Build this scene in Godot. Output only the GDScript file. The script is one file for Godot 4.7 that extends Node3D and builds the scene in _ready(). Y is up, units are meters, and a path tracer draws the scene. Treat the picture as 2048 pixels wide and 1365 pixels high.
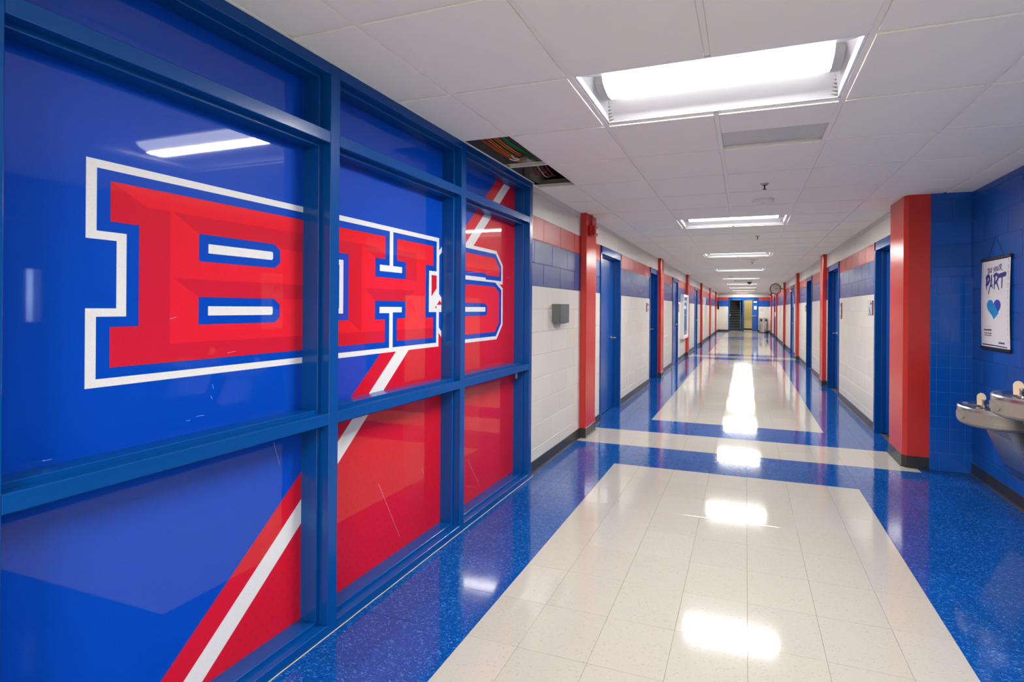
extends Node3D
# A school corridor. World: x to the right, y up, the corridor runs along -z. Plans below are written
# with the distance ahead of the photographer's feet as a positive number; V() turns that into -z.

const T := 0.3048            # floor tile
const G := 0.6096            # ceiling grid
const H := 2.4526            # underside of the ceiling tiles
const L := -1.73             # left wall
const R := 1.435             # right wall
const AX := 1.88             # wall of the fountain alcove
const AZ := 5.0              # far end of the alcove
const ZE := 32.5             # end wall
const ZB := -9.0             # wall behind the photographer
const XF := -1.70            # face of the window frame
const XG := -1.832           # glass
const CX := -0.1588          # a line of the ceiling grid
const CZ := 2.0461           # a line of the ceiling grid
const FX := -1.2029          # floor tile line
const FZ := 1.8276           # floor tile line

var rng := RandomNumberGenerator.new()
var names := {}
var mats := {}
var meshes := {}
var texs := {}

func V(x: float, y: float, z: float) -> Vector3:
	return Vector3(x, y, -z)

func _ready() -> void:
	rng.seed = 7
	# ---- camera
	var cam := Camera3D.new()
	cam.name = "camera"
	var f := 967.94
	cam.projection = Camera3D.PROJECTION_FRUSTUM
	cam.near = 0.05
	cam.far = 120.0
	cam.size = cam.near * 1365.0 / f
	cam.frustum_offset = Vector2(cam.near * (1024.0 - 1189.23) / f, cam.near * (617.42 - 682.5) / f)
	add_child(cam)
	cam.transform = Transform3D(Basis(Vector3.UP, 0.3028) * Basis(Vector3.BACK, 0.0072), Vector3(0, 1.4104, 0))
	cam.current = true
	# ---- sky (daylight seen only through the lite of a door) and exposure
	var we := WorldEnvironment.new()
	we.name = "surroundings"
	var env := Environment.new()
	env.background_mode = Environment.BG_SKY
	var sky := Sky.new()
	var sm := ProceduralSkyMaterial.new()
	sm.sky_top_color = Color(0.35, 0.55, 0.85)
	sm.sky_horizon_color = Color(0.75, 0.85, 0.95)
	sm.ground_bottom_color = Color(0.45, 0.5, 0.5)
	sm.ground_horizon_color = Color(0.7, 0.78, 0.85)
	sm.sky_energy_multiplier = 3.0
	sm.ground_energy_multiplier = 3.0
	sky.sky_material = sm
	env.sky = sky
	env.tonemap_mode = Environment.TONE_MAPPER_LINEAR
	env.tonemap_exposure = 1.0
	env.sdfgi_enabled = true
	env.ssao_enabled = true
	env.ssil_enabled = true
	we.environment = env
	add_child(we)
	make_materials()
	# ---- structure
	build_floor()
	build_ceiling()
	build_walls()
	build_window()
	build_doors()
	build_end()
	# ---- things
	build_lights()
	build_pilasters()
	build_fountains()
	build_poster()
	build_wall_things()
	build_ceiling_things()
	build_hole()

# =====================================================================================  helpers
func numbered(called: String) -> String:
	if not names.has(called):
		names[called] = 0
		return called
	names[called] += 1
	return "%s_%03d" % [called, names[called]]

func tag(o: Node, label := "", category := "", group := "", kind := "") -> Node:
	if label: o.set_meta("label", label)
	if category: o.set_meta("category", category)
	if group: o.set_meta("group", group)
	if kind: o.set_meta("kind", kind)
	return o

func thing(called: String, label: String, category: String, at: Vector3, group := "", kind := "") -> Node3D:
	var o := Node3D.new()
	o.name = numbered(called)
	add_child(o)
	o.position = at
	tag(o, label, category, group, kind)
	return o

func put(parent: Node3D, called: String, mesh: Mesh, m: Material, at: Vector3, basis := Basis()) -> MeshInstance3D:
	var o := MeshInstance3D.new()
	o.name = called
	o.mesh = mesh
	o.material_override = m
	parent.add_child(o, true)
	o.global_transform = Transform3D(basis, at)
	return o

func begin() -> SurfaceTool:
	var s := SurfaceTool.new()
	s.begin(Mesh.PRIMITIVE_TRIANGLES)
	return s

# a flat polygon whose front looks along out
func face(s: SurfaceTool, p: Array, out: Vector3) -> void:
	var n: Vector3 = (p[1] - p[0]).cross(p[2] - p[0])
	if n.length() < 1e-12 and p.size() > 3:
		n = (p[2] - p[0]).cross(p[3] - p[0])
	if n.dot(out) < 0: n = -n
	else:
		p = p.duplicate()
		p.reverse()
	n = n.normalized()
	for i in range(1, p.size() - 1):
		for q in [p[0], p[i], p[i + 1]]:
			s.set_normal(n)
			s.add_vertex(q)

# box from lo to hi with its edges cut back by c
func cbox(s: SurfaceTool, lo: Vector3, hi: Vector3, c: float) -> void:
	var m := (lo + hi) / 2.0
	var e := (hi - lo).abs() / 2.0
	c = min(c, min(e.x, min(e.y, e.z)) * 0.9)
	var ax := [Vector3(1, 0, 0), Vector3(0, 1, 0), Vector3(0, 0, 1)]
	for a in 3:
		var b := (a + 1) % 3
		var d := (a + 2) % 3
		for sg in [-1.0, 1.0]:
			var o: Vector3 = m + ax[a] * e[a] * sg
			var u: Vector3 = ax[b] * (e[b] - c)
			var v: Vector3 = ax[d] * (e[d] - c)
			face(s, [o + u + v, o + u - v, o - u - v, o - u + v], ax[a] * sg)
			if c <= 0: continue
			for sb in [-1.0, 1.0]:      # the bevel between +-a and +-b, running along d
				var p1: Vector3 = m + ax[a] * e[a] * sg + ax[b] * (e[b] - c) * sb
				var p2: Vector3 = m + ax[a] * (e[a] - c) * sg + ax[b] * e[b] * sb
				face(s, [p1 + v, p1 - v, p2 - v, p2 + v], ax[a] * sg + ax[b] * sb)
	if c > 0:
		for x in [-1.0, 1.0]:
			for y in [-1.0, 1.0]:
				for z in [-1.0, 1.0]:
					var q := Vector3(x, y, z)
					face(s, [m + Vector3(e.x * x, (e.y - c) * y, (e.z - c) * z), m + Vector3((e.x - c) * x, e.y * y, (e.z - c) * z), m + Vector3((e.x - c) * x, (e.y - c) * y, e.z * z)], q)

func box_mesh(size: Vector3, c: float) -> Mesh:
	var key := "b%.4f %.4f %.4f %.4f" % [size.x, size.y, size.z, c]
	if not meshes.has(key):
		var s := begin()
		cbox(s, -size / 2.0, size / 2.0, c)
		meshes[key] = s.commit()
	return meshes[key]

# box between plan corners (x, y, ahead)
func box(parent: Node3D, called: String, x0: float, x1: float, y0: float, y1: float, z0: float, z1: float, m: Material, c := 0.002) -> MeshInstance3D:
	return put(parent, called, box_mesh(Vector3(absf(x1 - x0), absf(y1 - y0), absf(z1 - z0)), c), m, V((x0 + x1) / 2, (y0 + y1) / 2, (z0 + z1) / 2))

func sbox(s: SurfaceTool, x0: float, x1: float, y0: float, y1: float, z0: float, z1: float, c := 0.002) -> void:
	cbox(s, Vector3(min(x0, x1), min(y0, y1), -max(z0, z1)), Vector3(max(x0, x1), max(y0, y1), -min(z0, z1)), c)

func part(parent: Node3D, called: String, s: SurfaceTool, m: Material) -> MeshInstance3D:
	return put(parent, called, s.commit(), m, Vector3.ZERO)

# a polygon in the plane (u, v) through o, pushed out by w
func slab(s: SurfaceTool, pts: Array, o: Vector3, u: Vector3, v: Vector3, w: Vector3) -> void:
	var pk := PackedVector2Array(pts)
	var tri := Geometry2D.triangulate_polygon(pk)
	for i in range(0, tri.size(), 3):
		var a := []
		for k in 3:
			a.append(o + u * pk[tri[i + k]].x + v * pk[tri[i + k]].y)
		face(s, a, -w)
		face(s, [a[0] + w, a[1] + w, a[2] + w], w)
	var area := 0.0
	for i in pk.size():
		area += pk[i].cross(pk[(i + 1) % pk.size()])
	for i in pk.size():
		var a := pk[i]
		var b := pk[(i + 1) % pk.size()]
		var n := Vector2(b.y - a.y, a.x - b.x) * signf(area)
		var pa := o + u * a.x + v * a.y
		var pb := o + u * b.x + v * b.y
		face(s, [pa, pb, pb + w, pa + w], u * n.x + v * n.y)

func quad_smooth(s: SurfaceTool, p: Array, n: Array) -> void:
	# p, n: four corners in order round the quad
	var g: Vector3 = (p[1] - p[0]).cross(p[2] - p[0])
	if g.length() < 1e-14: g = (p[2] - p[0]).cross(p[3] - p[0])
	var order := [0, 1, 2, 0, 2, 3]
	if g.dot(n[0] + n[1] + n[2] + n[3]) > 0: order = [0, 2, 1, 0, 3, 2]
	for k in order:
		s.set_normal(n[k])
		s.add_vertex(p[k])

func tube(s: SurfaceTool, path: Array, r: float, seg := 8, closed_ends := true) -> void:
	var rings := []
	var side := Vector3.UP
	for i in path.size():
		var d: Vector3 = (path[min(i + 1, path.size() - 1)] - path[max(i - 1, 0)]).normalized()
		if i == 0:
			side = d.cross(Vector3(0.31, 0.9, 0.27)).normalized()
		side = (side - d * side.dot(d)).normalized()
		var up := d.cross(side)
		var ring := []
		for k in seg:
			var a := TAU * k / seg
			ring.append(side * cos(a) + up * sin(a))
		rings.append(ring)
	for i in path.size() - 1:
		for k in seg:
			var k2 := (k + 1) % seg
			quad_smooth(s, [path[i] + rings[i][k] * r, path[i] + rings[i][k2] * r, path[i + 1] + rings[i + 1][k2] * r, path[i + 1] + rings[i + 1][k] * r], [rings[i][k], rings[i][k2], rings[i + 1][k2], rings[i + 1][k]])
	if closed_ends:
		for e in [0, path.size() - 1]:
			var pts := []
			for k in seg: pts.append(path[e] + rings[e][k] * r)
			var out: Vector3 = path[0] - path[1] if e == 0 else path[e] - path[e - 1]
			face(s, pts, out)

# profile: Array of Vector2(radius, height) turned round axis up from o
func lathe(s: SurfaceTool, prof: Array, o: Vector3, up := Vector3.UP, seg := 24, a0 := 0.0, a1 := TAU) -> void:
	var u := up.cross(Vector3(0.3, 0.1, 0.95)).normalized()
	if absf(up.y) > 0.99: u = Vector3(1, 0, 0)
	var w := up.cross(u)
	for i in prof.size() - 1:
		var p0: Vector2 = prof[i]
		var p1: Vector2 = prof[i + 1]
		var t := p1 - p0
		if t.length() < 1e-9: continue
		var nn := Vector2(t.y, -t.x).normalized()
		for k in seg:
			var b0 := a0 + (a1 - a0) * k / seg
			var b1 := a0 + (a1 - a0) * (k + 1) / seg
			var d0 := u * cos(b0) + w * sin(b0)
			var d1 := u * cos(b1) + w * sin(b1)
			var n0 := d0 * nn.x + up * nn.y
			var n1 := d1 * nn.x + up * nn.y
			quad_smooth(s, [o + d0 * p0.x + up * p0.y, o + d1 * p0.x + up * p0.y, o + d1 * p1.x + up * p1.y, o + d0 * p1.x + up * p1.y], [n0, n1, n1, n0])

func curve(a: Vector3, b: Vector3, c: Vector3, d: Vector3, n: int) -> Array:
	var out := []
	for i in n + 1:
		out.append(a.bezier_interpolate(b, c, d, float(i) / n))
	return out

func text(parent: Node3D, called: String, words: String, size: float, at: Vector3, basis: Basis, m: Material, bold := false) -> MeshInstance3D:
	var t := TextMesh.new()
	var fnt := SystemFont.new()
	fnt.font_names = PackedStringArray(["Droid Sans"])
	if bold: fnt.font_weight = 700
	t.font = fnt
	t.text = words
	t.font_size = 64
	t.pixel_size = size / 64.0
	t.depth = 0.0006
	t.curve_step = 4.0
	return put(parent, called, t, m, at, basis)

# =====================================================================================  pictures and materials
func fill_poly(img: Image, pts: PackedVector2Array, col: Color) -> void:
	var lo := 1e9
	var hi := -1e9
	for p in pts:
		lo = min(lo, p.y)
		hi = max(hi, p.y)
	var w := img.get_width()
	for y in range(max(0, int(floor(lo))), min(img.get_height(), int(ceil(hi)) + 1)):
		var yc := y + 0.5
		var xs := []
		for i in pts.size():
			var a := pts[i]
			var b := pts[(i + 1) % pts.size()]
			if (a.y <= yc) != (b.y <= yc):
				xs.append(a.x + (yc - a.y) / (b.y - a.y) * (b.x - a.x))
		xs.sort()
		for k in range(0, xs.size() - 1, 2):
			var x0: int = clampi(roundi(xs[k]), 0, w)
			var x1: int = clampi(roundi(xs[k + 1]), 0, w)
			if x1 > x0: img.fill_rect(Rect2i(x0, y, x1 - x0, 1), col)

func stroke(img: Image, pts: Array, w0: float, w1: float, col: Color) -> void:
	for i in pts.size() - 1:
		var a: Vector2 = pts[i]
		var b: Vector2 = pts[i + 1]
		var n := (b - a).orthogonal().normalized()
		var ra: float = lerpf(w0, w1, float(i) / (pts.size() - 1)) / 2
		var rb: float = lerpf(w0, w1, float(i + 1) / (pts.size() - 1)) / 2
		fill_poly(img, PackedVector2Array([a + n * ra, b + n * rb, b - n * rb, a - n * ra]), col)
		for e in [[a, ra], [b, rb]]:
			var c := PackedVector2Array()
			for k in 12: c.append(e[0] + Vector2.from_angle(TAU * k / 12) * e[1])
			fill_poly(img, c, col)

# relief that repeats: waves over one unit, as height 0..1
func waves(n: int, count: int, kmax: int, sd: int) -> ImageTexture:
	var r := RandomNumberGenerator.new()
	r.seed = sd
	var ws := []
	for i in count:
		ws.append([r.randi_range(-kmax, kmax), r.randi_range(0, kmax), r.randf() * TAU])
	var img := Image.create(n, n, false, Image.FORMAT_RF)
	for y in n:
		for x in n:
			var h := 0.0
			for w in ws:
				h += cos(TAU * (w[0] * x + w[1] * y) / n + w[2])
			img.set_pixel(x, y, Color(0.5 + h / (2.0 * count), 0, 0))
	return ImageTexture.create_from_image(img)

func grain(n: int, freq: float, sd: int, octaves := 3) -> ImageTexture:
	var fn := FastNoiseLite.new()
	fn.noise_type = FastNoiseLite.TYPE_SIMPLEX_SMOOTH
	fn.seed = sd
	fn.frequency = freq
	fn.fractal_octaves = octaves
	return ImageTexture.create_from_image(fn.get_seamless_image(n, n))

# chips of a vinyl composition tile: matter-coloured flecks in a base
func flecks(n: int, base: Color, cols: Array, count: int, longest: int, sd: int) -> ImageTexture:
	var r := RandomNumberGenerator.new()
	r.seed = sd
	var img := Image.create(n, n, false, Image.FORMAT_RGB8)
	img.fill(base)
	for i in count:
		var c: Color = cols[r.randi() % cols.size()]
		var p := Vector2(r.randf() * n, r.randf() * n)
		var d := Vector2.from_angle(r.randf_range(-0.7, 0.7) + (PI / 2 if r.randf() < 0.25 else 0.0))
		var len_ := r.randi_range(1, longest)
		for k in len_:
			var q := p + d * k
			var xx := posmod(int(q.x), n)
			var yy := posmod(int(q.y), n)
			img.set_pixel(xx, yy, c)
			if k % 3 != 2: img.set_pixel(xx, posmod(yy + 1, n), c)
	return ImageTexture.create_from_image(img)

func mat(key: String, col: Color, rough: float, metal := 0.0) -> StandardMaterial3D:
	if not mats.has(key):
		var m := StandardMaterial3D.new()
		m.resource_name = key
		m.albedo_color = col
		m.roughness = rough
		m.metallic = metal
		mats[key] = m
	return mats[key]

func relief(m: StandardMaterial3D, t: Texture2D, per_metre: float, cm: float) -> StandardMaterial3D:
	m.heightmap_enabled = true
	m.heightmap_texture = t
	m.heightmap_scale = cm
	m.uv1_triplanar = true
	m.uv1_world_triplanar = true
	m.uv1_scale = Vector3.ONE * per_metre
	return m

func C(r: int, g: int, b: int) -> Color:
	return Color(r / 255.0, g / 255.0, b / 255.0)

func make_materials() -> void:
	texs.wave = waves(256, 26, 9, 3)
	texs.cmu = grain(512, 0.09, 5, 3)
	texs.roller = grain(512, 0.12, 9, 2)
	texs.brush = grain(512, 0.06, 11, 2)
	# floor
	var wt := flecks(1024, C(171, 166, 159), [C(163, 158, 150), C(177, 173, 167), C(160, 154, 145), C(168, 162, 154), C(146, 139, 129)], 9000, 9, 21)
	var bt := flecks(1024, C(10, 66, 137), [C(6, 42, 104), C(40, 100, 176), C(24, 84, 164), C(10, 56, 126), C(84, 138, 196)], 22000, 14, 22)
	for k in 3:
		var m := mat("white_vinyl_%d" % k, [Color(1, 1, 1), Color(0.992, 0.988, 0.984), Color(0.985, 0.985, 0.982)][k], 0.075)
		m.albedo_texture = wt
		relief(m, texs.wave, 1.0 / 1.22, 0.02)
		m.uv1_offset = Vector3(0.37 * k, 0.11 * k, 0.53 * k)
		m = mat("blue_vinyl_%d" % k, [Color(1, 1, 1), Color(0.94, 0.95, 0.96), Color(1, 0.98, 0.97)][k], 0.085)
		m.albedo_texture = bt
		relief(m, texs.wave, 1.0 / 1.22, 0.02)
		m.uv1_offset = Vector3(0.31 * k, 0.17 * k, 0.43 * k)
	mat("subfloor", C(70, 64, 58), 0.9)
	# block walls
	for k in 3:
		relief(mat("cream_block_%d" % k, [C(208, 202, 194), C(206, 199, 190), C(210, 204, 196)][k], 0.34), texs.cmu, 2.2, 0.05)
	for k in 2:
		relief(mat("blue_block_%d" % k, [C(40, 72, 134), C(37, 67, 127)][k], 0.27), texs.cmu, 3.2, 0.07)
		relief(mat("red_block_%d" % k, [C(186, 64, 58), C(180, 60, 54)][k], 0.27), texs.cmu, 3.2, 0.07)
		relief(mat("deep_blue_block_%d" % k, [C(10, 80, 168), C(9, 76, 160)][k], 0.25), texs.cmu, 2.2, 0.07)
	mat("deep_blue_mortar", C(14, 78, 160), 0.4)
	mat("cream_mortar", C(204, 198, 190), 0.5)
	mat("blue_mortar", C(34, 60, 122), 0.45)
	mat("red_mortar", C(172, 58, 52), 0.45)
	mat("plenum_block", C(150, 143, 134), 0.9)
	mat("plenum_deck", C(66, 62, 58), 0.95)
	relief(mat("red_paint", C(190, 44, 34), 0.22), texs.roller, 2.6, 0.03)
	mat("blue_glazed_tile", C(4, 80, 172), 0.16)
	mat("blue_grout", C(44, 108, 184), 0.6)
	mat("cove_base", C(46, 45, 46), 0.3)
	# steel frame, doors
	relief(mat("frame_blue", C(2, 66, 136), 0.2), texs.roller, 3.0, 0.012)
	mats.frame_blue.metallic_specular = 0.4
	relief(mat("door_blue", C(8, 72, 150), 0.22), texs.roller, 3.0, 0.012)
	mat("caulk", C(188, 178, 156), 0.6)
	mat("satin_steel", C(190, 188, 184), 0.32, 1.0)
	relief(mat("brushed_steel", C(200, 198, 195), 0.28, 1.0), texs.brush, 3.0, 0.03)
	mat("satin_basin", C(196, 192, 186), 0.24, 1.0)
	mat("polished_steel", C(205, 203, 200), 0.1, 1.0)
	mat("grey_enamel", C(150, 143, 132), 0.35, 0.35)
	mat("grey_box", C(92, 95, 94), 0.42, 0.1)
	mat("black", C(24, 24, 26), 0.45)
	mat("rubber_tread", C(34, 38, 44), 0.6)
	mat("stair_nosing", C(104, 108, 112), 0.5)
	mat("white_plastic", C(226, 224, 219), 0.4)
	mat("cream_plastic", C(222, 196, 164), 0.45)
	mat("alarm_red", C(186, 28, 34), 0.3)
	mat("ceiling_panel", C(244, 241, 229), 0.95)
	relief(mats.ceiling_panel, texs.cmu, 4.0, 0.015)
	mat("grid_white", C(241, 238, 228), 0.5)
	mat("troffer_white", C(238, 238, 238), 0.35)
	mat("lens_end", C(196, 196, 192), 0.4)
	var g := mat("lit_lens", C(245, 245, 245), 0.4)
	g.emission_enabled = true
	g.emission = Color(1.0, 1.0, 0.975)
	g.emission_energy_multiplier = 6.5
	mat("slot_metal", C(205, 205, 198), 0.5, 0.0)
	mat("yellow_wall", C(196, 186, 140), 0.55)
	mat("paper", C(232, 230, 228), 0.6)
	var gl := mat("clear_glass", Color(0.9, 0.95, 0.95, 0.12), 0.03)
	gl.transparency = BaseMaterial3D.TRANSPARENCY_ALPHA
	mat("dark_glass", C(24, 34, 52), 0.06)

# =====================================================================================  floor
func floor_color(i: float, x: float, z: float) -> bool:      # true: white
	var white_x := x > FX + 0.2222 * T - 0.01 and x < FX + 6.7785 * T + 0.01
	var j := (z - FZ) / T
	if j < -3.0: return true              # pale lobby floor behind the viewer
	for a in [[-1.0, 8.0], [14.0, 40.0], [46.0, 72.0], [78.0, 97.0]]:
		if j > a[0] - 0.01 and j < a[1] + 0.01 and white_x: return true
	for a in [[10.0, 12.0], [42.0, 44.0], [74.0, 76.0]]:
		if j > a[0] - 0.01 and j < a[1] + 0.01 and (x > L + 0.03 or true) and x < 1.49: return true
	return false

func build_floor() -> void:
	var fl := thing("floor", "glossy vinyl tile floor in cream and blue", "", V(0, 0, 14), "", "structure")
	box(fl, "subfloor", L - 0.4, 4.9, -0.2, -0.006, ZB - 0.2, ZE + 6.0, mats.subfloor, 0.0)
	# tile lines across
	var xs := []
	var x := FX + 0.2222 * T
	xs.append(x)
	for i in range(1, 7): xs.append(FX + i * T)
	xs.append(FX + 6.7785 * T)
	var left := []
	x = xs[0] - T
	while x > L + 0.02:
		left.push_front(x)
		x -= T
	left.push_front(L - 0.1)
	var right := []
	x = xs[-1] + T
	while x < AX - 0.02:
		right.append(x)
		x += T
	right.append(AX + 0.05)
	x = AX + 0.05
	while x < 4.7:
		x += T
		right.append(x)
	xs = left + xs + right
	var far := {}
	for c in ["white", "blue"]: for k in 3: far["%s_vinyl_%d" % [c, k]] = begin()
	var lim := 7.31
	var jmax := 98
	for j in range(-36, jmax):
		var z0 := FZ + j * T
		var z1 := z0 + T
		if z0 > ZE: break
		for i in xs.size() - 1:
			var a: float = xs[i]
			var b: float = xs[i + 1]
			if a > R + 0.02 and z0 > AZ: continue
			if a > AX and z0 > 0.6: continue
			var white := floor_color(i, (a + b) / 2, (z0 + z1) / 2)
			var key := "%s_vinyl_%d" % ["white" if white else "blue", rng.randi() % 3]
			var tilt := Basis.from_euler(Vector3(rng.randfn(0, 0.0009), 0, rng.randfn(0, 0.0009)))
			var gap := 0.0005
			var size := Vector3(b - a - 2 * gap, 0.0055, T - 2 * gap)
			var at := V((a + b) / 2, -0.00275, (z0 + z1) / 2)
			if z0 > 1.4 and z1 < lim:
				put(fl, "white_tile" if white else "blue_tile", box_mesh(size, 0.0006), mats[key], at, tilt)
			else:
				var s: SurfaceTool = far[key]
				var p := []
				for q in [Vector3(1, 1, 1), Vector3(1, 1, -1), Vector3(-1, 1, -1), Vector3(-1, 1, 1)]:
					p.append(at + tilt * (size / 2 * q))
				face(s, p, Vector3.UP)
	for k in far:
		tag(part(fl, "white_tiles" if k.begins_with("white") else "blue_tiles", far[k], mats[k]), "", "", "", "stuff")
	# line of old caulk along the window frame
	var s := begin()
	var pts := []
	for k in 60:
		pts.append(V(XF + 0.003 + rng.randf_range(-0.001, 0.001), 0.001, 0.4 + k * 0.0565))
	tube(s, pts, 0.0022, 5)
	part(fl, "caulk_line", s, mats.caulk)

# =====================================================================================  ceiling
func build_ceiling() -> void:
	var ce := thing("ceiling", "suspended ceiling of white panels in a white grid", "", V(0, H, 14), "", "structure")
	var lines := [L - 0.03, CX - 2 * G, CX - G, CX, CX + G, CX + 2 * G, CX + 3 * G, AX + 0.02, CX + 4 * G, CX + 5 * G, CX + 6 * G, CX + 7 * G, 4.72]
	var far_panel := begin()
	var far_tee := begin()
	for r in range(-19, 50):
		var z0 := CZ + r * G
		var z1: float = min(z0 + G, ZE)
		if z1 - z0 < 0.05: continue
		for c in lines.size() - 1:
			var a: float = lines[c]
			var b: float = lines[c + 1]
			if c == 5 and z0 > AZ - 0.2: b = min(b, R + 0.02)
			if c == 6 and z0 > AZ - 0.3: continue
			if c > 6 and z0 > 0.2: continue
			var lit: bool = posmod(r, 6) == 0 and (c == 2 or c == 3 or (r < 0 and (c == 8 or c == 9))) and r <= 48
			if not lit and not (c == 0 and (r == 1 or r == 2)):
				var short: float = 0.0
				if r == 1 and c == 3: short = 0.30          # this panel is cut short beside an open slot
				if z0 > 0.0 and z0 < 13.5:
					var s := begin()
					panel(s, a, b, z0, z1 - short)
					part(ce, "ceiling_panel", s, mats.ceiling_panel)
				else:
					panel(far_panel, a, b, z0, z1)
			# cross tee on the near side of the cell, resting between the runners
			var skip: bool = lit and false
			if not skip:
				if z0 > 0.0 and z0 < 13.5:
					var ts := begin()
					sbox(ts, a + (0.0 if c == 0 else 0.012), b - 0.012, H + 0.0072, H + 0.0085, z0 - 0.012, z0 + 0.012, 0.0003)
					sbox(ts, a + (0.0 if c == 0 else 0.012), b - 0.012, H + 0.0085, H + 0.034, z0 - 0.0014, z0 + 0.0014, 0.0)
					part(ce, "cross_tee", ts, mats.grid_white)
				else:
					sbox(far_tee, a + (0.0 if c == 0 else 0.012), b - 0.012, H + 0.0072, H + 0.03, z0 - 0.012, z0 + 0.012, 0.0)
	tag(part(ce, "ceiling_panels", far_panel, mats.ceiling_panel), "", "", "", "stuff")
	tag(part(ce, "cross_tees", far_tee, mats.grid_white), "", "", "", "stuff")
	for c in range(1, 7):
		var zt: float = AZ if c == 6 else ZE
		if c != 3:
			box(ce, "main_runner", lines[c] - 0.012, lines[c] + 0.012, H + 0.0068, H + 0.04, ZB, zt, mats.grid_white, 0.001)
			continue
		for k in range(-3, 9):                   # the middle line is broken by the lights
			var a: float = max(ZB, CZ + 6 * G * k + G)
			var b: float = min(zt, CZ + 6 * G * (k + 1))
			if b - a > 0.05: box(ce, "main_runner", lines[c] - 0.012, lines[c] + 0.012, H + 0.0068, H + 0.04, a, b, mats.grid_white, 0.001)
	# wall angles
	box(ce, "wall_angle", XF - 0.01, XF + 0.012, H - 0.001, H + 0.003, -0.4, 3.7, mats.grid_white, 0.0005)
	box(ce, "wall_angle", L - 0.002, L + 0.018, H - 0.001, H + 0.003, 3.7, ZE, mats.grid_white, 0.0005)
	box(ce, "wall_angle", R - 0.018, R + 0.002, H - 0.001, H + 0.003, 5.46, ZE, mats.grid_white, 0.0005)
	box(ce, "wall_angle", AX - 0.018, AX + 0.002, H - 0.001, H + 0.003, 0.6, AZ, mats.grid_white, 0.0005)
	# open slot beside the nearest light: a grey metal plate hangs above it
	box(ce, "slot_plate", CX + 0.012, CX + G - 0.012, H + 0.022, H + 0.026, CZ + G + 0.25, CZ + 2 * G + 0.05, mats.slot_metal, 0.001)
	# plenum
	ce = thing("ceiling_deck", "dark roof deck above the suspended ceiling", "", V(0, 3.25, 14), "", "structure")
	box(ce, "roof_deck", L - 0.5, 4.9, 3.25, 3.4, ZB - 0.2, ZE + 6.0, mats.plenum_deck, 0.0)

func panel(s: SurfaceTool, a: float, b: float, z0: float, z1: float) -> void:
	# tegular panel: the face hangs a little below the grid, the rim rests on it
	sbox(s, a + 0.014, b - 0.014, H, H + 0.0085, z0 + 0.014, z1 - 0.014, 0.0012)
	sbox(s, a + 0.003, b - 0.003, H + 0.0085, H + 0.018, z0 + 0.003, z1 - 0.003, 0.0)

# =====================================================================================  walls
func band_of(c: int) -> String:
	if c == 8 or c == 9: return "blue"
	if c == 10: return "red"
	return "cream"

# holes: [z0, z1, top]; blocks on a wall whose face is at x, looking along dir
func block_wall(w: Node3D, x: float, dir: float, z0: float, z1: float, holes: Array, near_to: float, force := "", courses := 13) -> void:
	var far := {}
	for c in courses:
		var y0 := 0.2 * c
		var y1: float = min(y0 + 0.2, H + 0.01)
		var band := force if force else band_of(c)
		# free stretches of this course
		var spans := [[z0, z1]]
		for h in holes:
			if h[2] > y0 + 0.02:
				var next := []
				for sp in spans:
					if h[0] > sp[0] + 0.01 and h[0] < sp[1]: next.append([sp[0], h[0]])
					if h[1] < sp[1] - 0.01 and h[1] > sp[0]: next.append([h[1], sp[1]])
					if h[1] <= sp[0] or h[0] >= sp[1]: next.append(sp)
				spans = next
		for sp in spans:
			var mk := band + "_mortar"
			box(w, "mortar_bed", x - dir * 0.0035, x - dir * 0.2, y0, y1, sp[0], sp[1], mats[mk], 0.0)
			var off := 0.2 if c % 2 == 0 else 0.0
			var zz: float = floor((sp[0] - 3.8 - off) / 0.405) * 0.405 + 3.8 + off
			while zz < sp[1]:
				var a: float = max(zz, sp[0])
				var b: float = min(zz + 0.405, sp[1])
				zz += 0.405
				if b - a < 0.02: continue
				var n: int = 3 if band == "cream" else 2
				var key := "%s_block_%d" % [band, rng.randi() % n]
				var g := 0.0018 if band == "cream" else 0.0022
				var gv := 0.0005 if band == "cream" else 0.002
				var bv := 0.0014 if band == "cream" else 0.0026
				if b < near_to:
					box(w, "block", x - dir * 0.014, x, y0 + g, y1 - g, a + gv, b - gv, mats[key], bv)
				else:
					if not far.has(key): far[key] = begin()
					var s: SurfaceTool = far[key]
					sbox(s, x - dir * 0.014, x, y0 + g, y1 - g, a + gv, b - gv, bv)
	for k in far:
		tag(part(w, "blocks", far[k], mats[k]), "", "", "", "stuff")

const DL := [[5.757, 6.785], [9.0, 9.86], [11.94, 12.98], [17.3, 18.35]]
const DR := [[5.47, 6.345], [8.6, 9.70], [11.95, 12.95], [16.3, 17.35], [26.4, 27.4]]

func base_run(parent: Node3D, x: float, dir: float, z0: float, z1: float) -> void:
	var s := begin()
	slab(s, [Vector2(0, 0), Vector2(0.016, 0), Vector2(0.011, 0.006), Vector2(0.006, 0.016), Vector2(0.0045, 0.098), Vector2(0.002, 0.101), Vector2(0, 0.101)], V(x, 0, z0), Vector3(dir, 0, 0), Vector3.UP, V(0, 0, z1 - z0))
	part(parent, "base_strip", s, mats.cove_base)

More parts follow.
